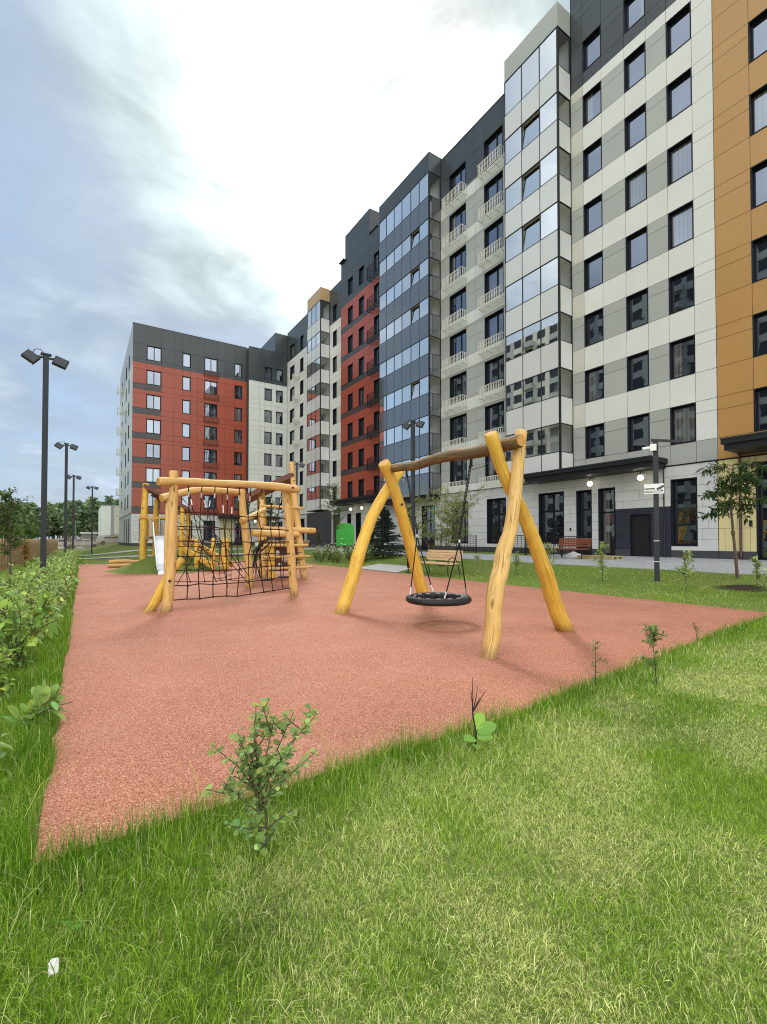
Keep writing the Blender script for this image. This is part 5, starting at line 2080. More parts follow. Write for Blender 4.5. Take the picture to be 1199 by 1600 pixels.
# ------------------------------------------------------------------ fences, cars, far buildings
def picket_fence(name, label, A, B, step, bw, h, thick, material, z_of, gap_skip=None, rails=True, pointed=False, chunk=100, infill=False):
    A, B = Vector((*A, 0)), Vector((*B, 0))
    L = (B - A).length
    d = (B - A) / L
    nrm = Vector((-d.y, d.x, 0))
    n = int(L / step)
    z0 = float(z_of(A.x, A.y))
    root = thing(name, label, 'fence', (A.x, A.y, z0))
    for k in range(n):
        if k >= chunk:
            break
        p = A + d * (k * step)
        z = float(z_of(p.x, p.y))
        mb = MB()
        hh = h * (1 + .012 * math.sin(k * 2.3))
        q0, q1 = p - d * bw / 2, p + d * bw / 2
        t = nrm * thick
        pts = [(q0, 0.03), (q1, 0.03), (q1, hh - (.05 if pointed else 0)), (p, hh), (q0, hh - (.05 if pointed else 0))]
        f0 = [(c.x - t.x, c.y - t.y, z + zz) for c, zz in pts]
        f1 = [(c.x + t.x, c.y + t.y, z + zz) for c, zz in pts]
        mb.quad(f0[::-1])
        mb.quad(f1)
        for i in range(5):
            j = (i + 1) % 5
            mb.quad([f0[i], f0[j], f1[j], f1[i]])
        mb.build('picket', material, root)
    mb = MB()
    seg = 8
    for k in range(seg):
        a, b = A.lerp(B, k / seg), A.lerp(B, (k + 1) / seg)
        for f in (.25, .8):
            za, zb = float(z_of(a.x, a.y)) + h * f, float(z_of(b.x, b.y)) + h * f
            mb.bar((a + nrm * (thick + .03)).to_tuple()[:2] + (za,), (b + nrm * (thick + .03)).to_tuple()[:2] + (zb,), .04, .07)
    mb.build('rail', material, root)
    if infill:
        # darker boards nailed behind the posts
        mb = MB()
        for k in range(seg):
            a, b = A.lerp(B, k / seg), A.lerp(B, (k + 1) / seg)
            za, zb = float(z_of(a.x, a.y)), float(z_of(b.x, b.y))
            for r_ in range(9):
                h0 = .06 + r_ * .155
                o_ = nrm * (thick + .07)
                mb.bar((a + o_).to_tuple()[:2] + (za + h0 + .07,), (b + o_).to_tuple()[:2] + (zb + h0 + .07,), .025, .14)
        mb.build('board', 'fence_dark', root)
    return root


picket_fence('plank_fence', 'brown fence of upright wooden planks along the leafy hedge', (-3.0, 17.5), (-3.0, 82), .85, .10, 1.5, .024, 'fence_wood', gz, infill=True)
picket_fence('picket_fence', 'pale open picket fence across the far end beyond the lawn', (-3.0, 84), (6.5, 84), .13, .065, 1.75, .012, 'fence_metal', lambda x, y: .1 + .5 * max(0, min(1, x / 5)))


def car(label, x, y, rot, z, paint='car_white', s=1.0):
    root = thing('parked_car', label, 'car', (x, y, z))
    c, sn = math.cos(rot), math.sin(rot)

    def T(u, v, w):
        return (x + (u * c - v * sn) * s, y + (u * sn + v * c) * s, z + w * s)
    side = [(-2.15, .35), (-2.2, .75), (-2.05, .95), (-1.55, 1.0), (-1.0, 1.42), (.55, 1.46), (1.15, 1.02), (2.05, .88), (2.2, .6), (2.15, .3)]
    mb = MB()
    W = .86
    for v in (-W, W):
        mb.quad([T(u, v * (0.86 if w > 1.05 else 1), w) for u, w in side])
    for (u0, w0), (u1, w1) in zip(side, side[1:] + side[:1]):
        k0, k1 = (0.86 if w0 > 1.05 else 1), (0.86 if w1 > 1.05 else 1)
        mb.quad([T(u0, -W * k0, w0), T(u1, -W * k1, w1), T(u1, W * k1, w1), T(u0, W * k0, w0)])
    bd = mb.build('body', paint, root)
    mb = MB()
    for v in (-1, 1):
        mb.quad([T(u, v * (W * (1 if w < 1.1 else .87) + .004), w) for u, w in ((-1.4, 1.04), (-.95, 1.37), (-.2, 1.39), (-.2, 1.04))])
        mb.quad([T(u, v * (W * (1 if w < 1.1 else .87) + .004), w) for u, w in ((-.12, 1.04), (-.12, 1.39), (.5, 1.4), (.98, 1.04))])
    mb.quad([T(1.12, -.7, 1.05), T(.6, -.66, 1.43), T(.6, .66, 1.43), T(1.12, .7, 1.05)])
    mb.build('side_window', 'car_glass', root)
    for u in (-1.35, 1.35):
        for v in (-.8, .8):
            mb = MB()
            mb.tube([T(u, v - .1, .32), T(u, v + .1, .32)], .32 * s, 16)
            mb.build('wheel', 'tyre', root)
    for v in (-.6, .6):
        mb = MB()
        mb.box(2.1, 2.2, v - .15, v + .15, .62, .74, 0, T)
        mb.build('headlight', 'sign_white', root)


car('white car parked behind the far picket fence, next to the red wing', 4.0, 88.5, .1, .60)
car('white car parked behind the far picket fence, in the middle of the row', 0.2, 89, 0, .10)
car('white van-like car parked behind the far fence near the plank fence corner', -3.2, 88, .15, .03, s=1.05)
car('white car with blue stripe glimpsed over the plank fence at the left edge', -9.4, 43, 1.4, .0)
car('blue and white car glimpsed over the plank fence beside the young tree', -8.6, 49, 1.4, .0, 'car_blue')


def far_buildings():
    root = thing('warehouse', 'pale windowless warehouse with beige and grey panels beyond the far fence', 'building', (3, 128, .7))
    mb = MB()
    x0, x1, y0, y1, z1 = 3.5, 12.0, 128, 150, 9.5
    P = PY(y0)
    for k, (a, b, m_) in enumerate(((3.5, 5.5, 0), (5.5, 6.2, 2), (6.2, 12, 1))):
        n = max(1, int((b - a) / .7))
        for i in range(n):
            mb.box(a + (b - a) * i / n + .01, a + (b - a) * (i + 1) / n - .01, .5, z1, -.05, 0, m_, P)
    mb.build('wall', ['shed_white', 'shed_beige', 'shed_grey'], root)
    solid(root, [(x0 + .02, x1 - .02, y0 + .05, y1, .4, z1 - .06)], 'body', 'shed_white')
    solid(root, [(x0 - .1, x1 + .1, y0 - .1, y1 + .1, z1, z1 + .18)], 'roof', 'shed_grey')
    # kiosk / low sign board by the car park
    root = thing('kiosk', 'small grey flat-roofed kiosk in front of the pale warehouse', 'kiosk', (-1.8, 100, .7))
    solid(root, [(-.2, 2.2, 100, 102, -.1, 2.5)], 'wall', 'shed_grey')
    solid(root, [(-.5, 2.5, 99.6, 102.3, 2.501, 2.8)], 'roof', 'shed_white')


far_buildings()


def tower_block():
    """the neighbouring high-rise that the lower windows mirror"""
    X, y0, y1, H = -34.0, 14, 92, 44
    root = thing('tower_block', 'tall pale residential high-rise mirrored in the dark window panes', 'building', (X, 50, 0))
    mb = MB()
    nF, nC = 15, 26
    fh, cw = H / nF, (y1 - y0) / nC
    for i in range(nF):
        for j in range(nC):
            ya, za = y0 + j * cw, i * fh
            m_ = 0 if (j // 3) % 2 else 1
            mb.box(X, X + .3, ya, ya + cw * .32, za, za + fh, m_, skip=('x0',))
            mb.box(X, X + .3, ya + cw * .32, ya + cw, za, za + fh * .38, m_, skip=('x0',))
            mb.box(X, X + .05, ya + cw * .32, ya + cw, za + fh * .38, za + fh, 2, skip=('x0',))
            if j % 3 == 1:
                mb.box(X + .3, X + 1.3, ya + cw * .2, ya + cw, za + fh * .05, za + fh * .4, 1)
    mb.build('facade', ['plaster_tower', 'panel_sage', 'car_glass'], root)
    solid(root, [(X - 14, X, y0, y1, 0, H)], 'body', 'plaster_tower')


tower_block()


# ------------------------------------------------------------------ vegetation
def limb_tree(name, label, cat, base, limbs, leafparts, bark='bark_thin', group=None, leafmat='leaf', trunkname='trunk', crownname='crown'):
    """limbs: list of (points, r0, r1); leafparts from inst()"""
    root = thing(name, label, cat, base, group)
    mb = MB()
    for pts, r0, r1 in limbs:
        n = len(pts)
        mb.tube(pts, [r0 + (r1 - r0) * k / (n - 1) for k in range(n)], 6)
    mb.build(trunkname, bark, root, smooth=True)
    if leafparts:
        V, F, C = cat_inst(leafparts)
        np_mesh(crownname, V, F, leafmat, root, C)
    return root


def branch(a, d, ln, up=0.0, n=4, jit=0.06, rr=random):
    """curved branch polyline from a along d"""
    p = Vector(a)
    d = Vector(d).normalized()
    out = [p.copy()]
    for k in range(n):
        d = (d + Vector((rr.uniform(-1, 1), rr.uniform(-1, 1), rr.uniform(-1, 1))) * jit * 2 + Vector((0, 0, up))).normalized()
        p = p + d * (ln / n)
        out.append(p.copy())
    return out


def leaves_on(lines, per_m, L, W, col, tmpl=KITE, spread=0.02, droop=0.2, sd=.28, hue=.12, t0=0.15):
    P, D, N = [], [], []
    for pts in lines:
        for a, b in zip(pts[:-1], pts[1:]):
            ln = (b - a).length
            m = RNG.poisson(max(0.01, per_m * ln))
            for _ in range(m):
                t = RNG.random()
                p = a.lerp(b, t)
                ax = (b - a).normalized()
                ang = RNG.uniform(0, 2 * math.pi)
                s = ax.orthogonal().normalized()
                q = ax.cross(s)
                out = (s * math.cos(ang) + q * math.sin(ang))
                dr = (out + ax * RNG.uniform(.2, .9) + Vector((0, 0, -droop * RNG.random()))).normalized()
                P.append(p + out * spread * RNG.random())
                D.append(dr)
                N.append(Vector((RNG.normal(0, .35), RNG.normal(0, .35), 1)))
    if not P:
        return []
    P, D, N = np.array([tuple(x) for x in P]), np.array([tuple(x) for x in D]), np.array([tuple(x) for x in N])
    n = len(P)
    LL = L * np.exp(RNG.normal(0, .22, n))
    return [inst(tmpl, P, D, N, LL, LL * (W / L), tints(n, col, sd, hue))]


GREEN = (0.085, 0.150, 0.028)


def hedge_shrub(name, label, cat, h, spread, nst, col, rr, leafL=.075, per_m=55, tmpl=OVAL, group=None, W=None, stem_r=.006):
    lines = []
    for k in range(nst):
        a = rr.uniform(0, 2 * math.pi)
        sp = rr.uniform(.2, 1) * spread
        d = Vector((math.cos(a) * sp, math.sin(a) * sp, 1))
        ln = h * rr.uniform(.75, 1.12) * math.sqrt(1 + sp * sp)
        main = branch((math.cos(a) * .05 * rr.random(), math.sin(a) * .05 * rr.random(), 0), d, ln, -.02, 5, .07, rr)
        lines.append(main)
        for q in range(3):
            t = main[rr.randint(1, 4)]
            aa = a + rr.uniform(-1.4, 1.4)
            lines.append(branch(t, (math.cos(aa), math.sin(aa), rr.uniform(.3, 1.1)), ln * rr.uniform(.2, .42), 0, 3, .08, rr))
    root = thing(name, label, cat, (0, 0, 0), group)
    mb = MB()
    for pts in lines:
        mb.tube(pts, [stem_r * (1 - .6 * k / (len(pts) - 1)) for k in range(len(pts))], 5)
    mb.build('stem', 'bark_thin', root)
    lp = leaves_on(lines, per_m, leafL, W or leafL * .62, col, tmpl)
    V, F, C = cat_inst(lp)
    np_mesh('foliage', V, F, 'leaf', root, C)
    return root


def build_hedge():
    rr = random.Random(21)
    lab = 'broad-leaved knee-high shrub in the dense hedge along the left edge of the rubber'
    grp = 'broad-leaved shrubs of the left hedge'
    protos = []
    for k in range(5):
        p = hedge_shrub('hedge_shrub', lab, 'shrub', .52 + .06 * k, .5, 8, [(0.31, .45, .10), (0.27, .41, .08), (.38, .50, .19), (.24, .39, .07), (.34, .47, .13)][k], rr, leafL=.088, per_m=34, group=grp)
        protos.append(p)
    spots = []
    y = 4.3
    while y < 34:
        for x in (-.58, -1.1, -1.65, -2.2):
            if y < 5.0 and x > -.7:
                continue
            if x < -2 or (x < -1.5 and y > 9):
                continue
            if rr.random() < .1:
                continue
            spots.append((x + rr.uniform(-.16, .16), y + rr.uniform(-.2, .2)))
        y += .46 + .010 * y
    used = set()
    for x, y in spots:
        k = rr.randrange(5)
        s = rr.uniform(.62, 1.12) * (1.0 if x > -1.0 else .78)
        o = protos[k]
        if k in used:
            o = copy_thing(o, (0, 0, 0))
        used.add(k)
        o.location = (x, y, float(gz(x, y)) - .01)
        o.rotation_euler = (0, 0, rr.uniform(0, 6.28))
        o.scale = (s, s, s * rr.uniform(.75, 1.4))


build_hedge()


def near_stray_leaves():
    """the sprays of large leaves at the near end of the hedge"""
    rr = random.Random(4)
    for (x, y, h, lb) in ((-.72, 3.75, .33, 'low spray of big pale green leaves at the near end of the hedge'),
                          (-.42, 4.55, .30, 'small spray of big leaves leaning over the rubber edge')):
        root = thing('leafy_spray', lb, 'plant', (x, y, 0))
        lines = []
        for k in range(5):
            a = rr.uniform(-.9, .9)
            lines.append(branch((x, y, .0), (math.cos(a) * .9, math.sin(a) * .6 - .2, .9), h * rr.uniform(.8, 1.4), -.12, 4, .06, rr))
        mb = MB()
        for l in lines:
            mb.tube(l, .0035, 5)
        mb.build('stem', 'bark_thin', root)
        V, F, C = cat_inst(leaves_on(lines, 24, .12, .062, (.30, .44, .12), ROUND, sd=.15, droop=.1))
        np_mesh('foliage', V, F, 'leaf', root, C)


near_stray_leaves()


def foreground_shrub():
    rr = random.Random(12)
    b = Vector((0.725, 2.14, -.01))
    lines = []
    stem = [b, b + Vector((.01, 0, .16)), b + Vector((-.02, .01, .30))]
    lines.append(stem)
    ends = [(-.20, .06, .62), (-.12, -.04, .70), (-.03, .03, .80), (.04, 0, .72), (.14, .05, .70), (.24, .02, .68), (.20, -.08, .52), (-.24, -.05, .46), (-.1, .1, .6), (.08, -.1, .58)]
    for e in ends:
        a = stem[-1] + Vector((rr.uniform(-.02, .02), 0, rr.uniform(-.12, .02)))
        e = b + Vector((e[0] * 1.15, e[1], e[2] * .86))
        m = a.lerp(e, .5) + Vector((rr.uniform(-.02, .02), rr.uniform(-.02, .02), .02))
        main = [a, a.lerp(m, .5), m, m.lerp(e, .5), e]
        lines.append(main)
        for k in range(3):
            p = main[rr.randint(1, 3)]
            aa = rr.uniform(0, 6.28)
            lines.append(branch(p, (math.cos(aa), math.sin(aa) * .7, 1.1), rr.uniform(.07, .16), 0, 3, .1, rr))
    low = []
    for k in range(9):
        aa = rr.uniform(0, 6.28)
        low.append(branch(b + Vector((0, 0, rr.uniform(.0, .12))), (math.cos(aa), math.sin(aa), .55), rr.uniform(.1, .2), .05, 3, .1, rr))
    root = thing('rounded_leaf_shrub', 'small grey-green shrub with round leaves in the foreground grass beside the rubber edge', 'shrub', tuple(b))
    mb = MB()
    for i, l in enumerate(lines + low):
        mb.tube(l, [(.008 if i == 0 else .0042) * (1 - .6 * k / (len(l) - 1)) for k in range(len(l))], 6)
    mb.build('stem', 'bark_thin', root)
    parts = leaves_on(lines[1:], 135, .026, .0235, (.31, .42, .14), ROUND, spread=.012, sd=.22, hue=.08)
    parts += leaves_on(low, 110, .025, .022, (.24, .36, .10), ROUND, spread=.012, sd=.2)
    V, F, C = cat_inst(parts)
    np_mesh('foliage', V, F, 'leaf', root, C)


foreground_shrub()


def foreground_sapling():
    b = Vector((2.28, 2.36, -.01))
    rr = random.Random(5)
    root = thing('bare_twig_sapling', 'bare dark twigs above a few big round leaves at the rubber edge', 'sapling', tuple(b))
    mb = MB()
    st = [b, b + Vector((.01, 0, .12)), b + Vector((-.005, .02, .26))]
    mb.tube(st, [.007, .006, .005], 6)
    for e in ((-.035, 0, .42), (.005, .03, .50), (.05, .02, .44), (.10, .0, .40), (.02, -.03, .38)):
        q = b + Vector(e)
        mb.tube([st[2], st[2].lerp(q, .4) + Vector((rr.uniform(-.01, .01), 0, .01)), st[2].lerp(q, .7), q], [.004, .0035, .003, .0015], 5)
    mb.build('twig', 'twig_dark', root)
    P = [(0, 0, .09), (.01, .0, .15), (.01, 0, .10), (.02, 0, .08), (.01, -.01, .13), (.0, 0, .05)]
    D = [(-1, -.2, .25), (.5, .2, .55), (.5, -.8, .15), (.9, .1, .0), (.8, -.4, .35), (-.5, -.8, .1)]
    N = [(.2, -.4, 1), (-.4, -.7, .7), (0, -.5, .9), (.1, -.5, 1), (-.4, -.6, .7), (0, -.3, 1)]
    n = len(P)
    V, F, C = inst(ROUND, np.array(P) + np.array(b), D, N, np.array([.13, .13, .12, .14, .15, .09]), np.array([.085, .095, .085, .095, .09, .06]), tints(n, (.25, .45, .09), .14, .05))
    np_mesh('foliage', V, F, 'leaf', root, C)


foreground_sapling()


def thin_sapling(name, label, x, y, h, nb, col, seed, leafL=.035, per=60, lean=(0, 0), cat='sapling', W=None):
    rr = random.Random(seed)
    z = float(gz(x, y)) - .01
    b = Vector((x, y, z))
    top = b + Vector((lean[0], lean[1], h))
    st = [b, b.lerp(top, .35) + Vector((rr.uniform(-.01, .01), 0, 0)), b.lerp(top, .7), top]
    lines = [st]
    for k in range(nb):
        t = rr.uniform(.3, .95)
        a = rr.uniform(0, 6.28)
        p = b.lerp(top, t)
        lines.append(branch(p, (math.cos(a), math.sin(a), rr.uniform(.4, 1)), h * (1 - t * .6) * rr.uniform(.2, .45), 0, 3, .1, rr))
    root = thing(name, label, cat, tuple(b))
    mb = MB()
    for i, l in enumerate(lines):
        mb.tube(l, [(.008 if i == 0 else .004) * (1 - .7 * k / (len(l) - 1)) * max(.6, h) for k in range(len(l))], 5)
    mb.build('stem', 'twig_dark', root)
    V, F, C = cat_inst(leaves_on(lines, per, leafL, W or leafL * .45, col, KITE, spread=.01))
    np_mesh('foliage', V, F, 'leaf', root, C)


thin_sapling('sapling', 'thin upright sapling at the rubber edge below the right swing leg', 4.22, 2.70, .46, 5, (.20, .29, .09), 1, .032, 110)
thin_sapling('sapling', 'feathery topped sapling standing in a bare patch of lawn near the right edge', 4.80, 2.42, .58, 13, (.14, .23, .07), 2, .045, 130, (-.04, .02))
thin_sapling('sapling', 'tiny sapling at the rubber edge, rightmost of the three by the lawn', 7.2, 3.06, .32, 3, (.12, .17, .06), 3, .035, 60, (-.12, 0))
for i, (x, y, h, lb) in enumerate((
        (13.2, 11.5, .85, 'pale young shrub on the lawn strip just right of the near swing leg'),
        (13.3, 10.2, 1.15, 'taller pale young shrub on the lawn strip beside the arched swing leg'),
        (13.2, 8.2, 1.2, 'pale young shrub on the lawn left of the camera pole'),
        (12.9, 5.75, 1.0, 'pale young shrub on the lawn right of the camera pole'),
        (13.9, 4.6, .7, 'low pale shrub in front of the drooping young tree'),
        (13.0, 4.05, .6, 'low pale shrub at the right edge beyond the rubber corner'))):
    thin_sapling('young_shrub', lb, x, y, h, 13, (.36, .44, .17), 30 + i, .08, 105, (.03, .02), 'shrub', .036)


def drooping_tree():
    rr = random.Random(31)
    x, y = 15.3, 5.5
    z = float(gz(x, y))
    b = Vector((x, y, z - .03))
    st = [b, b + Vector((-.05, .02, .6)), b + Vector((-.10, .05, 1.25)), b + Vector((-.13, .08, 1.9)), b + Vector((-.10, .08, 2.6)), b + Vector((.0, .06, 3.2))]
    limbs = [(st, .045, .02)]
    lines = []
    for k in range(26):
        t = rr.random()
        p = st[3].lerp(st[5], t)
        a = rr.uniform(0, 6.28)
        ln = rr.uniform(.5, 1.05) * (1.0 - .35 * t)
        l = branch(p, (math.cos(a), math.sin(a), rr.uniform(.5, 1.2)), ln, -.22, 6, .05, rr)
        limbs.append((l, .012, .003))
        lines.append(l[1:])
        for q in range(4):
            aa = a + rr.uniform(-1.2, 1.2)
            s = branch(l[rr.randint(2, 5)], (math.cos(aa), math.sin(aa), .2), rr.uniform(.22, .4), -.2, 4, .05, rr)
            limbs.append((s, .005, .002))
            lines.append(s)
    for dx, dy, zz in ((-.6, .3, 1.85), (.65, -.25, 1.9)):
        for q in range(3):
            l = branch(b + Vector((-.12, .07, zz + rr.uniform(-.15, .1))), (dx, dy + rr.uniform(-.3, .3), .35), rr.uniform(.5, .75), -.2, 5, .05, rr)
            limbs.append((l, .008, .002))
            lines.append(l[1:])
    lp = leaves_on(lines, 27, .16, .042, (.050, .092, .024), KITE, spread=.02, droop=1.1, sd=.3)
    root = limb_tree('young_tree', 'slim young tree with an umbrella of drooping dark leaves before the yellow wall', 'tree', tuple(b), limbs, lp)
    mb = MB()
    mb.tube([b + Vector((-.105, .05, 1.22)), b + Vector((-.108, .052, 1.34))], .05, 8)
    mb.build('graft_wrap', 'bark_thin', root)
    # mulch ring
    V = []
    F = []
    n = 24
    for j, rad in enumerate((0, .25, .5)):
        for i in range(n):
            a = 2 * math.pi * i / n
            r_ = rad * (1 + .12 * math.sin(3 * a + j))
            px, py = 13.9 + r_ * math.cos(a), 4.9 + r_ * 1.1 * math.sin(a)
            V.append((px, py, float(gz(px, py)) + .05 - .06 * (j / 2)))
    for j in range(2):
        for i in range(n):
            i2 = (i + 1) % n
            F.append((j * n + i, j * n + i2, (j + 1) * n + i2, (j + 1) * n + i))
    o = np_mesh('soil_patch', V, F, 'soil', smooth=True)
    setp(o, kind='structure')


drooping_tree()


def feathery_bush():
    rr = random.Random(41)
    x, y = 13.9, 16.5
    b = Vector((x, y, float(gz(x, y)) - .02))
    limbs, lines = [], []
    for k in range(15):
        a = rr.uniform(0, 6.28)
        sp = rr.uniform(.15, .75)
        l = branch(b + Vector((math.cos(a) * .12, math.sin(a) * .12, 0)), (math.cos(a) * sp - .12, math.sin(a) * sp, 1.25), rr.uniform(2.8, 4.1), -.015, 7, .05, rr)
        limbs.append((l, .018, .003))
        for q in range(20):
            i = rr.randint(2, 7)
            aa = rr.uniform(0, 6.28)
            s = branch(l[i], (math.cos(aa), math.sin(aa), rr.uniform(.3, 1.1)), rr.uniform(.4, 1.0), -.06, 4, .07, rr)
            limbs.append((s, .005, .0015))
            if i >= 3:
                lines.append(s)
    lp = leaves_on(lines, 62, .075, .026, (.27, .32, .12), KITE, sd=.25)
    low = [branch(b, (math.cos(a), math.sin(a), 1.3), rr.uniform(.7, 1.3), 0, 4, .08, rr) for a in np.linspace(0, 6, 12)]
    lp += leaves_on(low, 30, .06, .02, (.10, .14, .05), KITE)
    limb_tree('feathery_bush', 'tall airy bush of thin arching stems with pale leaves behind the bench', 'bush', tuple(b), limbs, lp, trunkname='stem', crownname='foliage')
    # smaller flowering shrub at its foot
    thin_sapling('flowering_shrub', 'whitish flowering shrub on the lawn in front of the airy bush', 12.7, 13.0, .75, 14, (.40, .44, .24), 71, .07, 90, cat='shrub', W=.04)
    thin_sapling('flowering_shrub', 'whitish flowering shrub just behind the slatted bench back', 12.9, 14.6, .8, 12, (.36, .42, .2), 72, .06, 80, cat='shrub', W=.03)


feathery_bush()


def spruce():
    rr = random.Random(51)
    x, y = 15.0, 23.2
    z = float(gz(x, y))
    b = Vector((x, y, z - .02))
    H = 3.1
    limbs = [([b, b + Vector((0, 0, H * .5)), b + Vector((.02, 0, H))], .06, .01)]
    P, D, N = [], [], []
    k = 0
    t = .06
    while t < .98:
        rad = (1 - t) ** .85 * 1.3 + .05
        nb = int(9 - 4 * t)
        for q in range(nb):
            a = rr.uniform(0, 6.28)
            p = b + Vector((0, 0, H * t))
            ln = rad * rr.uniform(.8, 1.1)
            l = branch(p, (math.cos(a), math.sin(a), .12), ln, .01 - .06 * (1 - t), 5, .03, rr)
            limbs.append((l, .012, .003))
            for i in range(1, 6):
                for s in (-1, 1):
                    aa = a + s * rr.uniform(.5, .9)
                    l2 = branch(l[i], (math.cos(aa), math.sin(aa), -.12), ln * .28 * rr.uniform(.6, 1.1), -.03, 2, .03, rr)
                    for u, v in zip(l2[:-1], l2[1:]):
                        for _ in range(12):
                            f = rr.random()
                            P.append(tuple(u.lerp(v, f)))
                            dd = (v - u).normalized() + Vector((rr.uniform(-.8, .8), rr.uniform(-.8, .8), rr.uniform(-.9, .9)))
                            D.append(tuple(dd))
                            N.append((rr.uniform(-1, 1), rr.uniform(-1, 1), rr.uniform(-1, 1)))
        t += .045
    n = len(P)
    L = np.exp(RNG.normal(0, .2, n)) * .075
    lp = [inst(KITE, P, D, N, L * 1.1, L * .34, tints(n, (.030, .050, .034), .3, .1))]
    limb_tree('spruce', 'young dark spruce on the lawn seen between the far swing legs', 'tree', tuple(b), limbs, lp, leafmat='needle')


spruce()


def small_tree(name, label, x, y, H, r, col, seed, leafL=.12, nl=26, z=None, dens=30, trunk_h=.3, bark='bark_thin', W=None, cat='tree', group=None):
    rr = random.Random(seed)
    z = float(gz(x, y)) if z is None else z
    b = Vector((x, y, z - .03))
    st = branch(b, (rr.uniform(-.05, .05), rr.uniform(-.05, .05), 1), H, 0, 6, .03, rr)
    limbs = [(st, .02 + H * .008, .008)]
    lines = []
    for k in range(nl):
        t = trunk_h + (1 - trunk_h) * (k + rr.random()) / nl
        p = b.lerp(st[-1], t)
        a = rr.uniform(0, 6.28)
        prof = math.sin(math.pi * min(1, (t - trunk_h) / (1 - trunk_h) * .85 + .12))
        l = branch(p, (math.cos(a), math.sin(a), rr.uniform(.3, .9)), r * prof * rr.uniform(.7, 1.2) + .1, -.03, 4, .07, rr)
        limbs.append((l, .012, .003))
        lines.append(l)
        for q in range(4):
            aa = rr.uniform(0, 6.28)
            s = branch(l[rr.randint(1, 4)], (math.cos(aa), math.sin(aa), rr.uniform(-.1, .8)), r * rr.uniform(.2, .5), -.03, 3, .08, rr)
            limbs.append((s, .005, .002))
            lines.append(s)
    lp = leaves_on(lines, dens, leafL, W or leafL * .5, col, KITE, sd=.35)
    return limb_tree(name, label, cat, tuple(b), limbs, lp, bark, group)


small_tree('young_tree', 'thin young tree with sparse dark leaves rising over the plank fence at the left edge', -1.70, 16.6, 2.75, .50, (.075, .125, .035), 81, .085, 38, dens=38, trunk_h=.38)
small_tree('young_tree', 'sparse young tree with airy leaves before the white loggia bay of the corner block', 15.0, 29.5, 4.9, 1.2, (.10, .14, .05), 82, .10, 24, dens=26, trunk_h=.35)
small_tree('young_tree', 'leafy young tree on the lawn in front of the red wing doors', 14.2, 49, 5.0, 1.3, (.05, .09, .03), 83, .15, 26, dens=20)
small_tree('young_tree', 'young tree with dark crown between the red wing and the ladder tower', 16.5, 46.5, 5.2, 1.4, (.05, .085, .03), 84, .15, 26, dens=20)


def flower_bed():
    rr = random.Random(91)
    k = 0
    protos = []
    grp = 'flowering clumps of the bed by the rubber'
    lab = 'green clump with white flower heads in the bed between ladder tower and swing'
    for q in range(3):
        p = hedge_shrub('flower_clump', lab, 'flower clump', .7 + .1 * q, .55, 16, (.16, .24, .07), rr, .07, 34, KITE, grp, .025, .004)
        lines = []
        P = np.stack([RNG.normal(0, .33, 60), RNG.normal(0, .33, 60), RNG.uniform(.5, .95, 60)], 1)
        V, F, C = inst(ROUND, P, rnd_dirs(60, -.2, .4), rnd_dirs(60, .5, 1), .075, .07, tints(60, (.62, .64, .50), .1, .03))
        fh = np_mesh('flower_head', V, F, 'leaf', p, C)
        fh['kind'] = 'stuff'
        protos.append(p)
    used = set()
    for (x, y) in ((12.3, 26.0), (12.6, 25.0), (12.4, 24.0), (12.7, 23.0), (13.2, 22.2), (13.1, 26.6), (13.5, 24.6), (13.7, 23.4), (12.6, 27.4), (13.9, 25.6)):
        q = rr.randrange(3)
        o = protos[q]
        if q in used:
            o = copy_thing(o, (0, 0, 0))
        used.add(q)
        o.location = (x, y, float(gz(x, y)))
        o.rotation_euler = (0, 0, rr.uniform(0, 6.28))
        s = rr.uniform(.8, 1.15)
        o.scale = (s, s, s)
    thin_sapling('rust_shrub', 'rust-tinted twiggy shrub on the pavement strip below the corner block bay', 17.0, 36.5, 1.8, 30, (.16, .10, .045), 95, .09, 50, cat='shrub', W=.03)


flower_bed()


def roadside_bushes():
    rr = random.Random(61)
    for i, (x, y, h, r, lb) in enumerate((
            (-7.3, 50, 2.6, 1.5, 'dark leafy bush tree behind the plank fence, left of the tallest post'),
            (-6.2, 60, 2.7, 1.6, 'bushy tree behind the plank fence, right of the tallest post'),
            (-9.3, 54, 3.4, 1.8, 'dense bush tree behind the fence at the left edge'),
            (-6.0, 76, 3.0, 1.8, 'bushy tree behind the far end of the plank fence'))):
        small_tree('bush_tree', lb, x, y, h, r, (.11, .18, .045), 100 + i, .16, 34, dens=26, trunk_h=.12)
    # tall grass and rusty dock by the fence
    thin_sapling('dried_dock', 'rust and straw coloured weed clump at the plank fence behind the tallest post', -2.5, 30, 1.25, 16, (.30, .16, .04), 110, .12, 60, cat='weed', W=.05)


roadside_bushes()


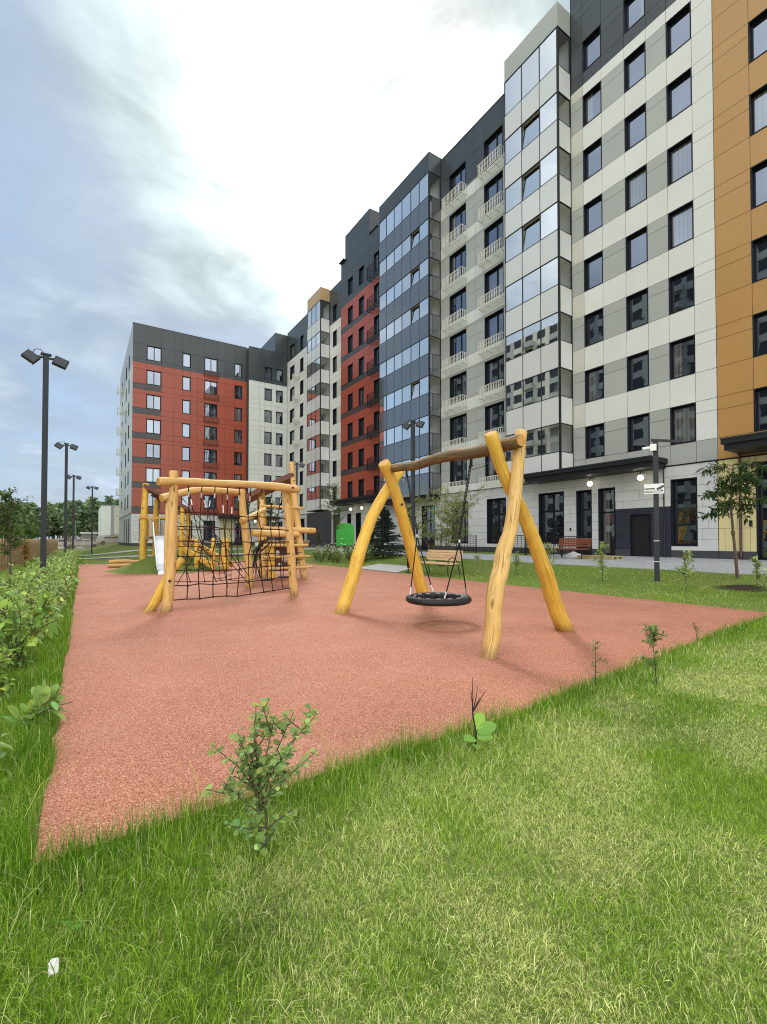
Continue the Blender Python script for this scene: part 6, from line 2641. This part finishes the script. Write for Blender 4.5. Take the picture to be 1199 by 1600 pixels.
def forest():
    """far-off wood along the horizon: one mass of leaf clumps over pale trunks"""
    rr = random.Random(71)
    Ps, Ds, Ns, Ls, Cs = [], [], [], [], []
    mb = MB()
    n = 360
    for i in range(n):
        y = rr.uniform(185, 250)
        x = rr.uniform(-75, 32)
        H = rr.uniform(11.4, 15.2) * (1 + .12 * math.sin(x * .11)) + (y - 185) * .045
        r_ = rr.uniform(2.0, 3.4)
        col = rr.choice(((.17, .24, .10), (.14, .205, .095), (.21, .275, .12), (.11, .165, .09)))  # greens lightened to stand in for distance haze
        m = 210
        t = RNG.random(m) ** .8
        z = H * (.22 + .78 * t)
        prof = np.sin(np.pi * np.clip(t * .86 + .12, 0, 1)) * r_
        a = RNG.uniform(0, 6.28, m)
        q = np.sqrt(RNG.random(m)) * prof
        # clumps
        cl = vnoise(a * 1.3 + i, z * .35, 1.0, 5)
        keep = cl > .28
        P = np.stack([x + q * np.cos(a), y + q * np.sin(a), z], 1)[keep]
        k = len(P)
        Ps.append(P)
        Ds.append(rnd_dirs(k, -.6, .6))
        Ns.append(rnd_dirs(k, -.2, 1))
        Ls.append(np.exp(RNG.normal(0, .3, k)) * 1.15)
        Cs.append(tints(k, col, .28, .1))
        if i % 2 == 0:
            mb.tube([(x, y, 0), (x + rr.uniform(-.4, .4), y, H * .5), (x + rr.uniform(-.6, .6), y, H * .92)], [.22, .16, .05], 5)
    P, D, N, L, C = map(np.concatenate, (Ps, Ds, Ns, Ls, Cs))
    V, F, C2 = inst(KITE, P, D, N, L, L * .8, C)
    o = np_mesh('forest', V, F, 'leaf', None, C2)
    setp(o, 'far-off wood of haze-paled green trees along the horizon on the left', 'wood', kind='stuff')
    t = mb.build('forest_trunks', 'bark_birch', o)
    t['kind'] = 'stuff'


forest()


# ------------------------------------------------------------------ grass
def grass():
    yaw = YAW
    cy, sy = math.cos(yaw), math.sin(yaw)
    bands = [(0.45, 0.85, 9000), (0.85, 2.0, 22000), (2.0, 3.2, 15000), (3.2, 5.0, 8000), (5.0, 8.0, 2600), (8.0, 12, 1250), (12, 18, 620), (18, 28, 220), (28, 46, 60)]
    X, Yv, DD = [], [], []
    for f0, f1, den in bands:
        a0, a1 = (-1.3, 1.7) if f0 < 8 else (-1.0, 1.0)
        area = (a1 - a0) / 2 * (f1 * f1 - f0 * f0)
        n = int(area * den)
        f = np.sqrt(RNG.random(n) * (f1 * f1 - f0 * f0) + f0 * f0)
        a = RNG.uniform(a0, a1, n)
        r = a * f
        x, y = r * cy + f * sy, -r * sy + f * cy
        # edge waviness of the lawn along the rubber
        wob = .05 * (vnoise(x, y, 1.9, 3) - .5) + .035 * (vnoise(x, y, 7.0, 4) - .5)
        inr = (x > RX0 + wob + .01) & (x < RX1 + wob) & (y > ynear(x) + wob + .01) & (y < RY1 + wob)
        t = np.sqrt(((x - 3.45) / 2.85) ** 2 + ((y - 24.0) / 2.55) ** 2)
        pave = (x > 16.05) & (y < 15.8)
        edgex = np.interp(y, [-14, 6, 14, 20, 27, 34, 52], [16.1, 16.1, 16.25, 16.6, 17.2, 18, 18])
        pave = (x > edgex - .05) & ((x < 20.6) | (y < 15.8))
        wallx = x > 22.8
        # side path by the bench
        u = (x - 11.45) / 1.65
        side = (u > 0) & (u < 1) & (y > 16.6 + 0.7 * u) & (y < 20.4 + 0.2 * u)
        fp = ((y > 40.4) & (y < 42.3)) | ((y > 47.4) & (y < 49.6))
        keep = ((~inr) | (t < .97)) & ~pave & ~wallx & ~side & ~fp & (x > -8)
        X.append(x[keep])
        Yv.append(y[keep])
        DD.append(f[keep])
    x, y, f = map(np.concatenate, (X, Yv, DD))
    n = len(x)
    z = np.maximum(gz(x, y), mound_z(x, y)) - .012
    # distance to the rubber edge: longer, greener grass there
    de = np.minimum(np.abs(y - ynear(x)) + np.where((x < RX0 - .1) | (x > RX1), 9, 0), np.abs(x - RX0) + np.where(y < RY0 - .1, 9, 0))
    edge = np.exp(-np.clip(de - .10, 0, None) / .24) * (.55 + .9 * vnoise(x, y, 2.6, 31))
    lush = vnoise(x, y, .75, 11) * .6 + vnoise(x, y, 2.1, 12) * .4
    left = np.clip((0.9 - x) / 1.2, 0, 1)
    dry = np.clip(vnoise(x, y, .95, 13) * .55 + vnoise(x, y, 3.1, 14) * .45 - .34, 0, 1) * 2.6
    dry = np.clip(dry * (1 - .9 * edge) * (1 - .55 * left), 0, 1)
    dry = np.where(x > 11, dry * .25, dry)
    L = (.026 + .015 * lush - .013 * dry + .062 * edge + .05 * left * lush) * np.exp(RNG.normal(0, .40, n))
    L = np.where(f > 8, L * 1.15, L)
    L = np.where(x > 11, L * .8, L)
    W = .0022 * np.exp(RNG.normal(0, .25, n)) * np.clip(f / 2.6, 1, 9) ** .7
    # lean: clumped directions
    az = 2 * np.pi * (vnoise(x, y, 6.0, 21) * 1.6) + RNG.normal(0, 1.6, n)
    lean = np.clip(RNG.normal(.72, .42, n) + .5 * dry - .25 * np.minimum(edge, 1), .05, 1.6)
    hx, hy = np.cos(az), np.sin(az)
    fa = RNG.uniform(0, 2 * np.pi, n)
    sx, sy2 = np.cos(fa), np.sin(fa)
    b = np.stack([x, y, z], 1)
    m = b + np.stack([hx * L * .28 * lean, hy * L * .28 * lean, L * .55], 1)
    t = b + np.stack([hx * L * .80 * lean, hy * L * .80 * lean, L * (1.0 - .30 * lean)], 1)
    s = np.stack([sx * W * .5, sy2 * W * .5, np.zeros(n)], 1)
    V = np.stack([b - s, b + s, m + s * .8, m - s * .8, t], 1).reshape(-1, 3)
    i = (np.arange(n) * 5)[:, None]
    F = np.concatenate([i + np.array([[0, 1, 2]]), i + np.array([[0, 2, 3]]), i + np.array([[3, 2, 4]])], 0)
    g1 = np.array([(.085, .215, .010)])
    g2 = np.array([(.385, .560, .055)])
    k = np.clip(RNG.normal(.45, .28, n) + (lush - .5) * .5 - edge * .34, 0, 1)[:, None]
    col = g1 * (1 - k) + g2 * k
    straw = np.array([(.82, .80, .38)])
    isdry = (RNG.random(n) < (.08 + .72 * dry))[:, None]
    kd = np.clip(RNG.normal(.62, .22, n), 0, 1)[:, None]
    col = np.where(isdry, col * (1 - kd) + straw * kd, col)
    col *= np.exp(RNG.normal(0, .28, (n, 1)) / (1 + f[:, None] / 7))
    o = np_mesh('grass', V, F, 'leaf', None, np.repeat(col, 5, axis=0))
    setp(o, 'short patchy lawn grass, straw coloured in places, long and green along the rubber', 'grass', kind='stuff')


grass()


def lawn_weeds():
    rr = random.Random(77)
    lab = {0: 'small weed with upright pale leaves in the lawn above the paper scrap'}
    spots = [(0, 0.0, 2.06, .075)]
    for k, x, y, L in spots:
        n = 4
        a = np.linspace(0, 6.28, n, endpoint=False) + RNG.uniform(-.3, .3, n)
        el = RNG.uniform(.15, .75, n) if k else RNG.uniform(.6, 1.6, n)
        D = np.stack([np.cos(a), np.sin(a), el], 1)
        P = np.tile(np.array([[x, y, .012]]), (n, 1))
        V, F, C = inst(OVAL, P, D, np.tile(np.array([[0, 0, 1.]]), (n, 1)) + RNG.normal(0, .2, (n, 3)), L * RNG.uniform(.7, 1.3, n), L * .36, tints(n, (.16, .34, .05), .15, .05))
        o = np_mesh('weed', V, F, 'leaf', None, C)
        setp(o, lab[k], 'weed')


lawn_weeds()
